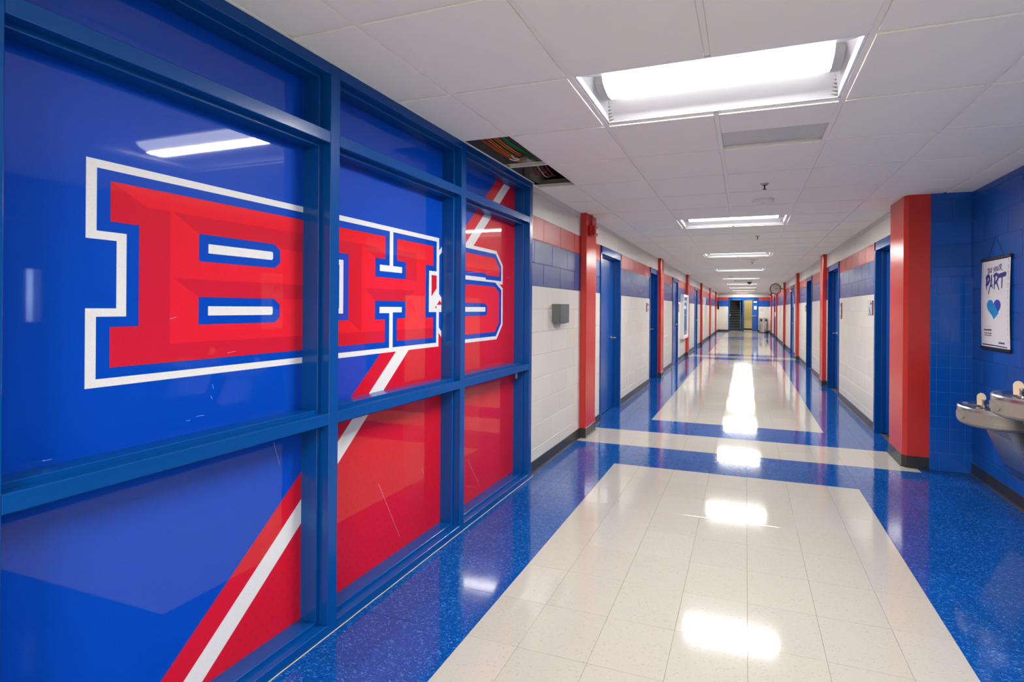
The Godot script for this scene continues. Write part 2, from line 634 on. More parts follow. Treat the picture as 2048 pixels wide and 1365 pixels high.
func build_walls() -> void:
	var holes := []
	for d in DL: holes.append([d[0], d[1], 2.2])
	var w := thing("wall_left", "block wall painted cream with red and blue bands", "", V(L, 0, 17), "", "structure")
	block_wall(w, L, 1.0, 3.695, ZE, holes, 10.3)
	box(w, "near_wall", L - 0.2, L, 0, H + 0.01, ZB, -0.35, mats.cream_mortar, 0.0)
	box(w, "plenum_wall", L - 0.3, L - 0.075, H + 0.02, 3.3, ZB, ZE + 0.2, mats.plenum_block, 0.0)
	box(w, "outer_leaf", L - 0.55, L - 0.5, 0, 3.3, ZB, ZE + 0.2, mats.plenum_block, 0.0)
	holes = []
	for d in DR: holes.append([d[0], d[1], 2.2])
	w = thing("wall_right", "block wall painted cream with red and blue bands", "", V(R, 0, 19), "", "structure")
	block_wall(w, R, -1.0, 5.461, ZE, holes, 10.3)
	box(w, "plenum_wall", R + 0.02, R + 0.2, H + 0.02, 3.3, AZ, ZE + 0.2, mats.plenum_block, 0.0)
	box(w, "outer_leaf", AX + 0.3, AX + 0.4, 0, 3.3, AZ - 0.3, ZE + 0.2, mats.plenum_block, 0.0)
	# alcove: deep blue block wall
	w = thing("wall_alcove", "deep blue block wall behind the drinking fountains", "", V(AX, 0, 3), "", "structure")
	block_wall(w, AX, -1.0, 2.52, AZ + 0.1, [], 99.0, "deep_blue")
	box(w, "near_wall", AX, AX + 0.2, 0, H + 0.01, 0.6, 1.5, mats.deep_blue_mortar, 0.0)
	box(w, "over_door", AX, AX + 0.2, 2.2, H + 0.01, 1.5, 2.52, mats.deep_blue_mortar, 0.0)
	box(w, "plenum_wall", AX, AX + 0.2, H + 0.02, 3.3, 0.6, AZ, mats.plenum_block, 0.0)
	# the end of the alcove beside the red pier: painted block above, glazed tile below
	w = thing("wall_alcove_end", "deep blue return wall, painted block above glazed tile", "", V(1.73, 0, AZ), "", "structure")
	box(w, "mortar_bed", 1.566, AX, 0, H + 0.01, AZ + 0.0035, AZ + 0.3, mats.deep_blue_mortar, 0.0)
	for c in range(8, 13):
		var y0: float = max(0.2 * c, 1.7)
		var y1: float = min(0.2 * c + 0.2, H + 0.01)
		var cuts: Array = [1.566, AX] if c % 2 == 0 else [1.566, 1.735, AX]
		for k in cuts.size() - 1:
			box(w, "block", cuts[k] + 0.002, cuts[k + 1] - 0.002, y0 + 0.002, y1 - 0.002, AZ, AZ + 0.014, mats["deep_blue_block_%d" % (c % 2)], 0.0026)
	box(w, "grout_bed", 1.566, AX, 0, 1.71, AZ - 0.0085, AZ + 0.004, mats.blue_grout, 0.0)
	var tx := [1.566, 1.613, 1.718, 1.829, AX - 0.001]
	var ty := [0.0]
	for k in 15: ty.append(0.154 + 0.1079 * k)
	ty.append(1.712)
	for r in ty.size() - 1:
		var cols: Array = tx if r > 0 else [1.566, 1.64, 1.829, AX - 0.001]
		for k in cols.size() - 1:
			box(w, "tile", cols[k] + 0.0013, cols[k + 1] - 0.0013, ty[r] + 0.0013, ty[r + 1] - 0.0013, AZ - 0.0105, AZ, mats.blue_glazed_tile, 0.0012)
	# back wall
	w = thing("wall_back", "cream block wall closing the corridor behind the viewer", "", V(0, 0, ZB), "", "structure")
	box(w, "wall_face", L - 0.4, 4.9, 0, 3.3, ZB - 0.2, ZB, mats.cream_mortar, 0.0)
	w = thing("wall_lobby", "cream walls of the lobby behind the viewer", "", V(3.2, 0, -4), "", "structure")
	box(w, "wall_face", 4.7, 4.9, 0, 3.3, ZB, 0.6, mats.cream_mortar, 0.0)
	box(w, "wall_face", AX, 4.9, 0, 3.3, 0.6, 0.8, mats.cream_mortar, 0.0)
	# base strips
	var b := thing("baseboard_left", "black vinyl cove base along the left wall", "", V(L, 0, 17), "", "structure")
	var zs := [3.697]
	var stops := []
	for d in DL: stops.append(d)
	for k in 6: stops.append([5.0 + 4.877 * k, 5.36 + 4.877 * k])
	stops.sort_custom(func(p, q): return p[0] < q[0])
	var z: float = 3.697
	for d in stops:
		if d[0] - z > 0.02: base_run(b, L, 1.0, z, d[0])
		z = d[1]
	base_run(b, L, 1.0, z, ZE)
	b = thing("baseboard_right", "black vinyl cove base along the right wall", "", V(R, 0, 19), "", "structure")
	stops = []
	for d in DR: stops.append(d)
	for k in range(1, 6): stops.append([5.0 + 4.877 * k, 5.36 + 4.877 * k])
	stops.sort_custom(func(p, q): return p[0] < q[0])
	z = 5.46
	for d in stops:
		if d[0] - z > 0.02: base_run(b, R, -1.0, z, d[0])
		z = max(z, d[1])
	base_run(b, R, -1.0, z, ZE)
	b = thing("baseboard_alcove", "scuffed black vinyl cove base below the drinking fountains", "", V(AX, 0, 3.5), "", "structure")
	base_run(b, AX, -1.0, 2.5, AZ - 0.02)

# =====================================================================================  the big printed window
func letters() -> Dictionary:
	var B := [Vector2(0.957, 1.785), Vector2(1.64, 1.785), Vector2(1.70, 1.725), Vector2(1.70, 1.56), Vector2(1.645, 1.503), Vector2(1.70, 1.446), Vector2(1.70, 1.282), Vector2(1.64, 1.222), Vector2(0.957, 1.222), Vector2(0.957, 1.344), Vector2(1.03, 1.344), Vector2(1.03, 1.663), Vector2(0.957, 1.663)]
	var Hh := [Vector2(1.803, 1.786), Vector2(2.125, 1.786), Vector2(2.125, 1.665), Vector2(2.052, 1.665), Vector2(2.052, 1.568), Vector2(2.288, 1.568), Vector2(2.288, 1.665), Vector2(2.217, 1.665), Vector2(2.217, 1.786), Vector2(2.539, 1.786), Vector2(2.539, 1.665), Vector2(2.465, 1.665), Vector2(2.465, 1.349), Vector2(2.539, 1.349), Vector2(2.539, 1.224), Vector2(2.217, 1.224), Vector2(2.217, 1.349), Vector2(2.288, 1.349), Vector2(2.288, 1.443), Vector2(2.052, 1.443), Vector2(2.052, 1.346), Vector2(2.125, 1.346), Vector2(2.125, 1.224), Vector2(1.803, 1.224), Vector2(1.803, 1.346), Vector2(1.877, 1.346), Vector2(1.877, 1.665), Vector2(1.803, 1.665)]
	var S := [Vector2(2.70, 1.79), Vector2(3.30, 1.79), Vector2(3.37, 1.72), Vector2(3.37, 1.651), Vector2(3.175, 1.651), Vector2(3.165, 1.664), Vector2(2.83, 1.664), Vector2(2.83, 1.571), Vector2(3.30, 1.571), Vector2(3.372, 1.53), Vector2(3.372, 1.30), Vector2(3.308, 1.225), Vector2(2.70, 1.225), Vector2(2.63, 1.30), Vector2(2.63, 1.37), Vector2(2.82, 1.37), Vector2(2.83, 1.352), Vector2(3.165, 1.352), Vector2(3.191, 1.372), Vector2(3.191, 1.425), Vector2(3.158, 1.443), Vector2(2.70, 1.443), Vector2(2.63, 1.51), Vector2(2.63, 1.72)]
	return {"B": B, "H": Hh, "S": S}

func print_of(z0: float, z1: float) -> ImageTexture:
	# the vinyl print of one bay: a flat picture in metres, z along the corridor and y up
	var ymax := 2.44
	var ppm := 838.0
	var w := int((z1 - z0) * ppm)
	var h := int(ymax * ppm)
	var blue := C(0, 65, 178)
	var red := C(204, 16, 36)
	var lred := C(222, 28, 42)
	var dred := C(199, 24, 44)
	var white := C(222, 220, 220)
	var img := Image.create(w, h, false, Image.FORMAT_RGB8)
	img.fill(blue)
	var to := func(p: Vector2) -> Vector2: return Vector2((p.x - z0) * ppm, (ymax - p.y) * ppm)
	var poly := func(pts: Array, col: Color) -> void:
		var o := PackedVector2Array()
		for p in pts: o.append(to.call(p))
		fill_poly(img, o, col)
	# diagonal: red band, white stripe, red field
	poly.call([Vector2(0.926 - 0.2, -0.2), Vector2(0.926 + 2.6, 2.6), Vector2(9, 2.6), Vector2(9, -0.2)], red)
	# faint darker spots printed in the red field
	for a in 60:
		for b in 80:
			var p := Vector2(1.2 + a * 0.045 + (0.0225 if b % 2 else 0.0), 0.02 + b * 0.04)
			if p.x - p.y > 1.19 and p.x > z0 - 0.1 and p.x < z1 + 0.1 and p.y < 1.3:
				var rr := 0.0085 * (1.0 - 0.55 * clampf(p.y / 1.4, 0, 1))
				var c := []
				for k in 8: c.append(p + Vector2.from_angle(TAU * k / 8) * rr * Vector2(0.8, 1.1))
				poly.call(c, C(188, 18, 36))
	poly.call([Vector2(1.045 - 0.2, -0.2), Vector2(1.045 + 2.6, 2.6), Vector2(1.15 + 2.6, 2.6), Vector2(1.15 - 0.2, -0.2)], white)
	var ls := letters()
	for group in [["S"], ["B", "H"]]:
		for step in [[0.057, white], [0.032, blue], [0.0, lred]]:
			for k in group:
				var src := PackedVector2Array(ls[k])
				var polys: Array = [src] if step[0] == 0.0 else Geometry2D.offset_polygon(src, step[0], Geometry2D.JOIN_MITER)
				for p in polys:
					if Geometry2D.is_polygon_clockwise(p) == Geometry2D.is_polygon_clockwise(polys[0]): poly.call(Array(p), step[1])
			if group[0] == "S" and step[0] == 0.0:
				poly.call([Vector2(2.8, 1.632), Vector2(3.165, 1.632), Vector2(3.165, 1.604), Vector2(2.8, 1.604)], white)
				poly.call([Vector2(2.6, 1.415), Vector2(3.164, 1.415), Vector2(3.164, 1.382), Vector2(2.6, 1.382)], white)
	# darker facets of the letters
	poly.call([Vector2(0.957, 1.785), Vector2(1.05, 1.724), Vector2(1.117, 1.724), Vector2(1.117, 1.284), Vector2(0.957, 1.222), Vector2(0.957, 1.344), Vector2(1.03, 1.344), Vector2(1.03, 1.663), Vector2(0.957, 1.663)], dred)
	poly.call([Vector2(1.125, 1.724), Vector2(1.66, 1.724), Vector2(1.66, 1.64), Vector2(1.205, 1.663)], dred)
	poly.call([Vector2(1.125, 1.503), Vector2(1.645, 1.503), Vector2(1.69, 1.44), Vector2(1.205, 1.441)], dred)
	poly.call([Vector2(1.117, 1.284), Vector2(1.64, 1.284), Vector2(1.64, 1.222), Vector2(0.957, 1.222)], dred)
	poly.call([Vector2(1.803, 1.725), Vector2(1.96, 1.725), Vector2(1.96, 1.285), Vector2(1.877, 1.346), Vector2(1.877, 1.665), Vector2(1.803, 1.665)], dred)
	poly.call([Vector2(1.96, 1.725), Vector2(2.06, 1.725), Vector2(2.125, 1.69), Vector2(2.125, 1.665), Vector2(2.052, 1.665)], dred)
	poly.call([Vector2(1.98, 1.506), Vector2(2.36, 1.506), Vector2(2.288, 1.443), Vector2(2.052, 1.443)], dred)
	poly.call([Vector2(1.803, 1.285), Vector2(2.125, 1.285), Vector2(2.125, 1.224), Vector2(1.803, 1.224)], dred)
	poly.call([Vector2(2.217, 1.725), Vector2(2.38, 1.725), Vector2(2.38, 1.56), Vector2(2.288, 1.568), Vector2(2.288, 1.665), Vector2(2.217, 1.665)], dred)
	poly.call([Vector2(2.217, 1.285), Vector2(2.539, 1.285), Vector2(2.539, 1.224), Vector2(2.217, 1.224)], dred)
	# eyes of the B
	for y in [0.0, -0.222]:
		poly.call([Vector2(1.205, 1.663 + y), Vector2(1.488, 1.663 + y), Vector2(1.515, 1.639 + y), Vector2(1.515, 1.588 + y), Vector2(1.491, 1.566 + y), Vector2(1.205, 1.566 + y)], blue)
		poly.call([Vector2(1.237, 1.631 + y), Vector2(1.479, 1.631 + y), Vector2(1.484, 1.626 + y), Vector2(1.484, 1.603 + y), Vector2(1.479, 1.598 + y), Vector2(1.237, 1.598 + y)], white)
	# scratches in the film
	for q in [[1.253, 1.126, 1.258, 1.111], [1.248, 1.087, 1.253, 1.074], [0.814, 0.983, 0.832, 0.982], [1.202, 1.023, 1.226, 1.022], [1.169, 1.015, 1.181, 1.015], [1.492, 0.856, 1.520, 0.756], [2.444, 0.450, 2.463, 0.408], [2.944, 0.355, 3.107, 0.107], [2.086, 0.483, 2.255, 0.127], [2.921, 1.650, 3.085, 1.669], [3.191, 1.673, 3.250, 1.682], [3.490, 1.651, 3.559, 1.660], [1.118, 1.366, 1.136, 1.372], [1.306, 1.236, 1.334, 1.240]]:
		if q[0] > z0 and q[0] < z1: stroke(img, [to.call(Vector2(q[0], q[1])), to.call(Vector2(q[2], q[3]))], 1.3, 0.9, C(190, 190, 204))
	# the fine grain of the perforated vinyl
	img.convert(Image.FORMAT_RGBA8)
	var dots := Image.create(128, 128, false, Image.FORMAT_RGBA8)
	for y in 128:
		for x in 128:
			var v := rng.randf()
			dots.set_pixel(x, y, Color(0, 0, 0, 0.10 * v) if (x + y) % 2 == 0 else Color(1, 1, 1, 0.035 * v))
	for y in range(0, h, 128):
		for x in range(0, w, 128):
			img.blend_rect(dots, Rect2i(0, 0, 128, 128), Vector2i(x, y))
	return ImageTexture.create_from_image(img)

func build_window() -> void:
	var w := thing("window_1", "blue steel framed window wall with a printed red, white and blue film", "", V(-1.77, 0, 1.68), "", "structure")
	var ms := [[-0.37, -0.32], [0.635, 0.685], [1.639, 1.689], [2.640, 2.690], [3.641, 3.695]]
	var rails := [[0.0, 0.042], [0.902, 0.952], [2.112, 2.162], [2.406, H + 0.012]]
	var st := 0.016
	var xm := XF - 0.048
	var xb := XF - 0.175
	for k in ms.size():
		var s := begin()
		sbox(s, xm, XF, 0.0, H + 0.012, ms[k][0], ms[k][1], 0.0022)
		sbox(s, xb, xm + 0.0005, 0.0, H + 0.012, ms[k][0] - (st if k > 0 else 0.0), ms[k][1] + (st if k < 4 else 0.0), 0.0022)
		part(w, "mullion" if k > 0 and k < 4 else "jamb", s, mats.frame_blue)
	for b in 4:
		var z0: float = ms[b][1]
		var z1: float = ms[b + 1][0]
		for k in 4:
			var s := begin()
			sbox(s, xm, XF - 0.0008, rails[k][0], rails[k][1], z0 - 0.001, z1 + 0.001, 0.0022)
			sbox(s, xb, xm + 0.0005, rails[k][0] - (st if k > 0 else 0.0), rails[k][1] + (st if k < 3 else 0.0), z0 + st - 0.001, z1 - st + 0.001, 0.0022)
			part(w, ["sill", "rail", "rail", "head"][k], s, mats.frame_blue)
		# panes with the film behind the glass
		var pm := StandardMaterial3D.new()
		pm.resource_name = "printed_film_%d" % b
		pm.albedo_texture = print_of(z0 - 0.02, z1 + 0.02)
		pm.roughness = 0.42
		pm.metallic_specular = 0.15
		pm.clearcoat_enabled = true
		pm.clearcoat = 1.0
		pm.clearcoat_roughness = 0.03
		for k in 3:
			var y0: float = rails[k][1]
			var y1: float = rails[k + 1][0]
			var s := begin()
			var c := [[z0, y0], [z0, y1], [z1, y1], [z1, y0]]
			var o := []
			for q in c: o.append(q)
			for q in [o[0], o[1], o[2], o[0], o[2], o[3]]:
				s.set_normal(Vector3(1, 0, 0))
				s.set_uv(Vector2((q[0] - (z0 - 0.02)) / (z1 - z0 + 0.04), (2.44 - q[1]) / 2.44))
				s.add_vertex(V(XG, q[1], q[0]))
			for q in [o[0], o[2], o[1], o[0], o[3], o[2]]:
				s.set_normal(Vector3(-1, 0, 0))
				s.set_uv(Vector2((q[0] - (z0 - 0.02)) / (z1 - z0 + 0.04), (2.44 - q[1]) / 2.44))
				s.add_vertex(V(XG - 0.006, q[1], q[0]))
			part(w, "pane", s, pm)
	# strip of pink tape hanging from the middle rail in the far bay
	box(w, "tape_strip", XF - 0.105, XF - 0.095, 0.83, 0.902, 3.600, 3.624, mat("pink_tape", C(214, 150, 150), 0.6), 0.001)

# =====================================================================================  doors
# dir: +1 on the left wall (faces +x), -1 on the right wall
func door(n: int, label: String, x: float, dir: float, z0: float, z1: float, opt: Dictionary) -> void:
	var d := thing("door_%d" % n, label, "", V(x, 0, (z0 + z1) / 2), "", "structure")
	var fw := 0.05
	var xo: float = x + dir * 0.012
	var deep: float = opt.get("deep", 0.10)
	var xl: float = x - dir * deep             # face of the leaf
	var s := begin()
	# jambs and head, each with a stop
	for e in [[z0, z0 + fw], [z1 - fw, z1]]:
		sbox(s, x - dir * 0.17, xo, 0, 2.2, e[0], e[1], 0.003)
	sbox(s, x - dir * 0.17, xo, 2.1, 2.2, z0 + 0.001, z1 - 0.001, 0.003)
	sbox(s, xl + dir * 0.001, xl + dir * 0.045, 0, 2.1, z0 + fw - 0.001, z0 + fw + 0.014, 0.002)
	sbox(s, xl + dir * 0.001, xl + dir * 0.045, 0, 2.1, z1 - fw - 0.014, z1 - fw + 0.001, 0.002)
	sbox(s, xl + dir * 0.001, xl + dir * 0.045, 2.086, 2.101, z0 + fw, z1 - fw, 0.002)
	if deep > 0.03: part(d, "door_frame", s, mats.frame_blue)
	else:
		s = begin()
		for e in [[z0, z0 + fw], [z1 - fw, z1]]:
			sbox(s, x - dir * 0.17, xo, 0, 2.2, e[0], e[1], 0.003)
		sbox(s, x - dir * 0.17, xo, 2.1, 2.2, z0 + 0.001, z1 - 0.001, 0.003)
		part(d, "door_frame", s, mats.frame_blue)
	var leaf := Node3D.new()
	leaf.name = "door_leaf"
	d.add_child(leaf, true)
	var a := z0 + fw + 0.003
	var b := z1 - fw - 0.003
	var lite: Array = opt.get("lite", [])
	var zs := [a, b]
	if lite:
		# leaf in four pieces round the lite
		var sp := begin()
		sbox(sp, xl - dir * 0.044, xl, 0.008, 2.097, a, lite[0], 0.002)
		sbox(sp, xl - dir * 0.044, xl, 0.008, 2.097, lite[1], b, 0.002)
		sbox(sp, xl - dir * 0.044, xl, 0.008, lite[2], lite[0] - 0.001, lite[1] + 0.001, 0.0)
		sbox(sp, xl - dir * 0.044, xl, lite[3], 2.097, lite[0] - 0.001, lite[1] + 0.001, 0.0)
		part(leaf, "leaf_panel", sp, mats.door_blue)
		box(leaf, "lite_glass", xl - dir * 0.026, xl - dir * 0.02, lite[2], lite[3], lite[0], lite[1], mats.clear_glass if opt.get("clear", false) else mats.dark_glass, 0.0)
	else:
		box(leaf, "leaf_panel", xl - dir * 0.044, xl, 0.008, 2.097, a, b, mats.door_blue, 0.002)
	if not opt.get("clear", false):
		box(d, "backing", x - dir * 0.21, x - dir * 0.2, 0, 2.2, z0, z1, mats.black, 0.0)
	# lever
	var hz: float = opt.get("handle", b - 0.07)
	var hd: float = opt.get("lever", -1.0)
	s = begin()
	lathe(s, [Vector2(0, 0.012), Vector2(0.028, 0.01), Vector2(0.03, 0.0)], V(xl, 1.0, hz), Vector3(dir, 0, 0), 16)
	tube(s, [V(xl, 1.0, hz), V(xl + dir * 0.052, 1.0, hz), V(xl + dir * 0.058, 1.0, hz + hd * 0.01), V(xl + dir * 0.058, 1.0, hz + hd * 0.11)], 0.009, 8)
	part(leaf, "lever_handle", s, mats.satin_steel)
	for y in opt.get("hinges", []):
		s = begin()
		var hgz: float = opt.get("hinge_at", a)
		sbox(s, xl - dir * 0.004, xl + dir * 0.006, y, y + 0.115, hgz - 0.012, hgz + 0.03, 0.001)
		part(leaf, "hinge", s, mats.satin_steel)
	if opt.has("louver"):
		var lv: Array = opt.louver
		s = begin()
		for e in [[lv[0], lv[0] + 0.02, lv[2], lv[3]], [lv[1] - 0.02, lv[1], lv[2], lv[3]]]:
			sbox(s, xl - dir * 0.002, xl + dir * 0.009, e[2], e[3], e[0], e[1], 0.001)
		sbox(s, xl - dir * 0.002, xl + dir * 0.009, lv[2], lv[2] + 0.02, lv[0], lv[1], 0.001)
		sbox(s, xl - dir * 0.002, xl + dir * 0.009, lv[3] - 0.02, lv[3], lv[0], lv[1], 0.001)
		part(leaf, "louver_frame", s, mats.door_blue)
		var y: float = lv[2] + 0.03
		while y < lv[3] - 0.03:
			s = begin()
			slab(s, [Vector2(-0.001, 0), Vector2(0.008, -0.009), Vector2(0.009, -0.007), Vector2(0.001, 0.006), Vector2(-0.001, 0.006)], V(xl, y, lv[0] + 0.02), Vector3(dir, 0, 0), Vector3.UP, V(0, 0, lv[1] - lv[0] - 0.04))
			part(leaf, "louver_slat", s, mats.door_blue)
			y += 0.0254
	if opt.get("closer", false):
		box(leaf, "door_closer", xl, xl + dir * 0.06, 2.0, 2.06, b - 0.36, b - 0.08, mats.satin_steel, 0.006)
	if opt.get("paper", false):
		box(leaf, "notice", xl, xl + dir * 0.002, 1.5, 1.85, a + 0.1, a + 0.4, mats.paper, 0.0)

func build_doors() -> void:
	var hg := [0.28, 1.05, 1.82]
	door(1, "blue steel door beside the red pilaster with the fire alarm", L, 1.0, DL[0][0], DL[0][1], {"deep": 0.09, "handle": 6.64, "lever": -1.0})
	door(2, "recessed blue door just short of a red pilaster, beyond the room sign", L, 1.0, DL[1][0], DL[1][1], {"deep": 0.12})
	door(3, "blue door with a tall narrow lite next to the white display case", L, 1.0, DL[2][0], DL[2][1], {"deep": 0.02, "lite": [12.66, 12.80, 0.95, 1.85], "handle": 12.86})
	door(4, "blue door with a narrow lite beyond the white display case", L, 1.0, DL[3][0], DL[3][1], {"deep": 0.02, "lite": [18.0, 18.15, 0.95, 1.85]})
	door(5, "blue door with a louver behind the red pier", R, -1.0, DR[0][0], DR[0][1], {"deep": 0.10, "handle": 5.6, "lever": 1.0, "louver": [5.62, 6.1, 0.33, 0.85]})
	door(6, "blue door with steel hinges beside the small wall sign", R, -1.0, DR[1][0], DR[1][1], {"deep": 0.11, "handle": 9.5, "hinges": hg, "hinge_at": 8.67})
	door(7, "recessed blue door with a bright lever beyond the second red pilaster", R, -1.0, DR[2][0], DR[2][1], {"deep": 0.11, "handle": 12.2})
	door(8, "blue door with papers on it, near the wall clock", R, -1.0, DR[3][0], DR[3][1], {"deep": 0.02, "lite": [16.95, 17.1, 0.95, 1.85], "handle": 16.45, "closer": true, "paper": true})
	door(9, "small blue door past the wall clock", R, -1.0, DR[4][0], DR[4][1], {"deep": 0.02})
	door(10, "blue outer door with a narrow daylit lite across from the printed window", AX, -1.0, 1.5, 2.52, {"deep": 0.02, "lite": [2.37, 2.455, 1.27, 1.70], "clear": true, "handle": 1.6})

# =====================================================================================  the far end
func build_end() -> void:
	var w := thing("wall_end", "end wall in cream, blue and red beside the double doorway", "", V(0, 0, ZE), "", "structure")
	var x0 := -1.075
	var x1 := 0.765
	for e in [[L - 0.2, x0], [x1, R + 0.2]]:
		for b in [[0.0, 1.6, "cream"], [1.6, 2.0, "deep_blue"], [2.0, 2.2, "red"]]:
			box(w, "wall_band", e[0], e[1], b[0], b[1], ZE, ZE + 0.2, mats["%s_block_0" % b[2]], 0.0)
	box(w, "wall_band", L - 0.2, R + 0.2, 2.2, 3.3, ZE, ZE + 0.2, mats.cream_block_0, 0.0)
	var b := thing("baseboard_end", "black cove base on the end wall", "", V(-1.4, 0, ZE), "", "structure")
	box(b, "base_strip", L, x0, 0, 0.1, ZE - 0.008, ZE, mats.cove_base, 0.002)
	box(b, "base_strip", x1, R, 0, 0.1, ZE - 0.008, ZE, mats.cove_base, 0.002)
	var d := thing("door_11", "blue double door frame under the exit sign", "", V(-0.15, 0, ZE), "", "structure")
	var s := begin()
	sbox(s, x0, x0 + 0.09, 0, 2.2, ZE - 0.02, ZE + 0.2, 0.003)
	sbox(s, x1 - 0.07, x1, 0, 2.2, ZE - 0.02, ZE + 0.2, 0.003)
	sbox(s, x0 + 0.08, x1 - 0.06, 2.0, 2.2, ZE - 0.018, ZE + 0.2, 0.003)
	part(d, "door_frame", s, mats.frame_blue)
	box(d, "center_post", -0.20, -0.13, 0, 2.0, ZE - 0.015, ZE + 0.1, mats.frame_blue, 0.003)
	# the open leaves, swung into the stairwell
	box(d, "door_leaf", 0.38, 0.69, 0.02, 1.99, ZE + 0.10, ZE + 0.145, mats.door_blue, 0.003)
	box(d, "door_leaf", -0.36, -0.31, 0.02, 1.99, ZE + 0.15, ZE + 0.95, mats.door_blue, 0.003)
	for k in 2: box(d, "closer_arm", [-0.8, 0.05][k], [-0.35, 0.5][k], 2.05, 2.065, ZE - 0.03, ZE - 0.02, mats.satin_steel, 0.001)
	box(d, "push_bar", 0.38, 0.64, 1.0, 1.03, ZE + 0.06, ZE + 0.1, mats.satin_steel, 0.003)
	box(d, "hold_open", -0.99, -0.94, 0.98, 1.12, ZE - 0.05, ZE - 0.018, mats.satin_steel, 0.004)
	box(d, "notice", 0.5, 0.66, 1.42, 1.64, ZE + 0.096, ZE + 0.1, mats.paper, 0.0)
	box(d, "notice", 0.46, 0.68, 1.86, 1.97, ZE + 0.096, ZE + 0.1, mats.paper, 0.0)
	# stairwell
	var r := thing("wall_stair_back", "ochre wall at the top of the stairs", "", V(0, 0, ZE + 5.7), "", "structure")
	box(r, "wall_face", L - 0.2, R + 0.4, 0, 3.3, ZE + 5.6, ZE + 5.8, mats.yellow_wall, 0.0)
	r = thing("wall_stair_side", "ochre wall beside the stairs beyond the double doorway", "", V(0.6, 0, ZE + 2.4), "", "structure")
	box(r, "wall_face", -0.12, R + 0.3, 0.0, 3.3, ZE + 2.4, ZE + 2.5, mats.yellow_wall, 0.0)
	box(r, "base_strip", -0.12, R, 0, 0.12, ZE + 2.385, ZE + 2.4, mats.cove_base, 0.002)
	r = thing("wall_stair_left", "ochre wall left of the stairs", "", V(L, 0, ZE + 3), "", "structure")
	box(r, "wall_face", L - 0.2, L, 0, 3.3, ZE + 0.2, ZE + 5.8, mats.yellow_wall, 0.0)
	r = thing("wall_stair_right", "ochre wall right of the landing", "", V(R, 0, ZE + 3), "", "structure")
	box(r, "wall_face", R, R + 0.2, 0, 3.3, ZE + 0.2, ZE + 5.8, mats.yellow_wall, 0.0)
	r = thing("floor_landing", "pale vinyl landing beyond the double doorway", "", V(0, 0, ZE + 3), "", "structure")
	box(r, "landing_floor", L, R, -0.005, 0.0, ZE + 0.01, ZE + 5.6, mat("landing_vinyl", C(196, 190, 178), 0.2), 0.0)
	var stv := thing("staircase", "dark rubber treaded stairs rising beyond the double doorway", "staircase", V(-0.6, 0, ZE + 1.0))
	for k in 13:
		box(stv, "step", -1.1, -0.16, 0.0, 0.17 * (k + 1) - 0.012, ZE + 0.9 + 0.28 * k, ZE + 1.19 + 0.28 * k, mats.rubber_tread, 0.0)
		box(stv, "nosing", -1.1, -0.16, 0.17 * (k + 1) - 0.014, 0.17 * (k + 1) + 0.012, ZE + 0.885 + 0.28 * k, ZE + 0.95 + 0.28 * k, mats.stair_nosing, 0.004)
	var wl := OmniLight3D.new()
	wl.name = "stairwell_light"
	wl.light_color = Color(1.0, 0.93, 0.78)
	wl.light_energy = 3.0
	wl.light_size = 0.15
	wl.omni_range = 40.0
	wl.omni_attenuation = 2.0
	wl.shadow_enabled = true
	add_child(wl)
	wl.position = V(0.4, 3.05, ZE + 1.4)
	var bowl := thing("stairwell_lamp", "round ceiling lamp in the stairwell beyond the doors", "lamp", V(0.4, 3.25, ZE + 1.4))
	s = begin()
	lathe(s, [Vector2(0, -0.1), Vector2(0.08, -0.09), Vector2(0.14, -0.05), Vector2(0.16, 0.0)], V(0.4, 3.25, ZE + 1.4), Vector3.UP, 20)
	part(bowl, "bowl", s, mats.lit_lens)

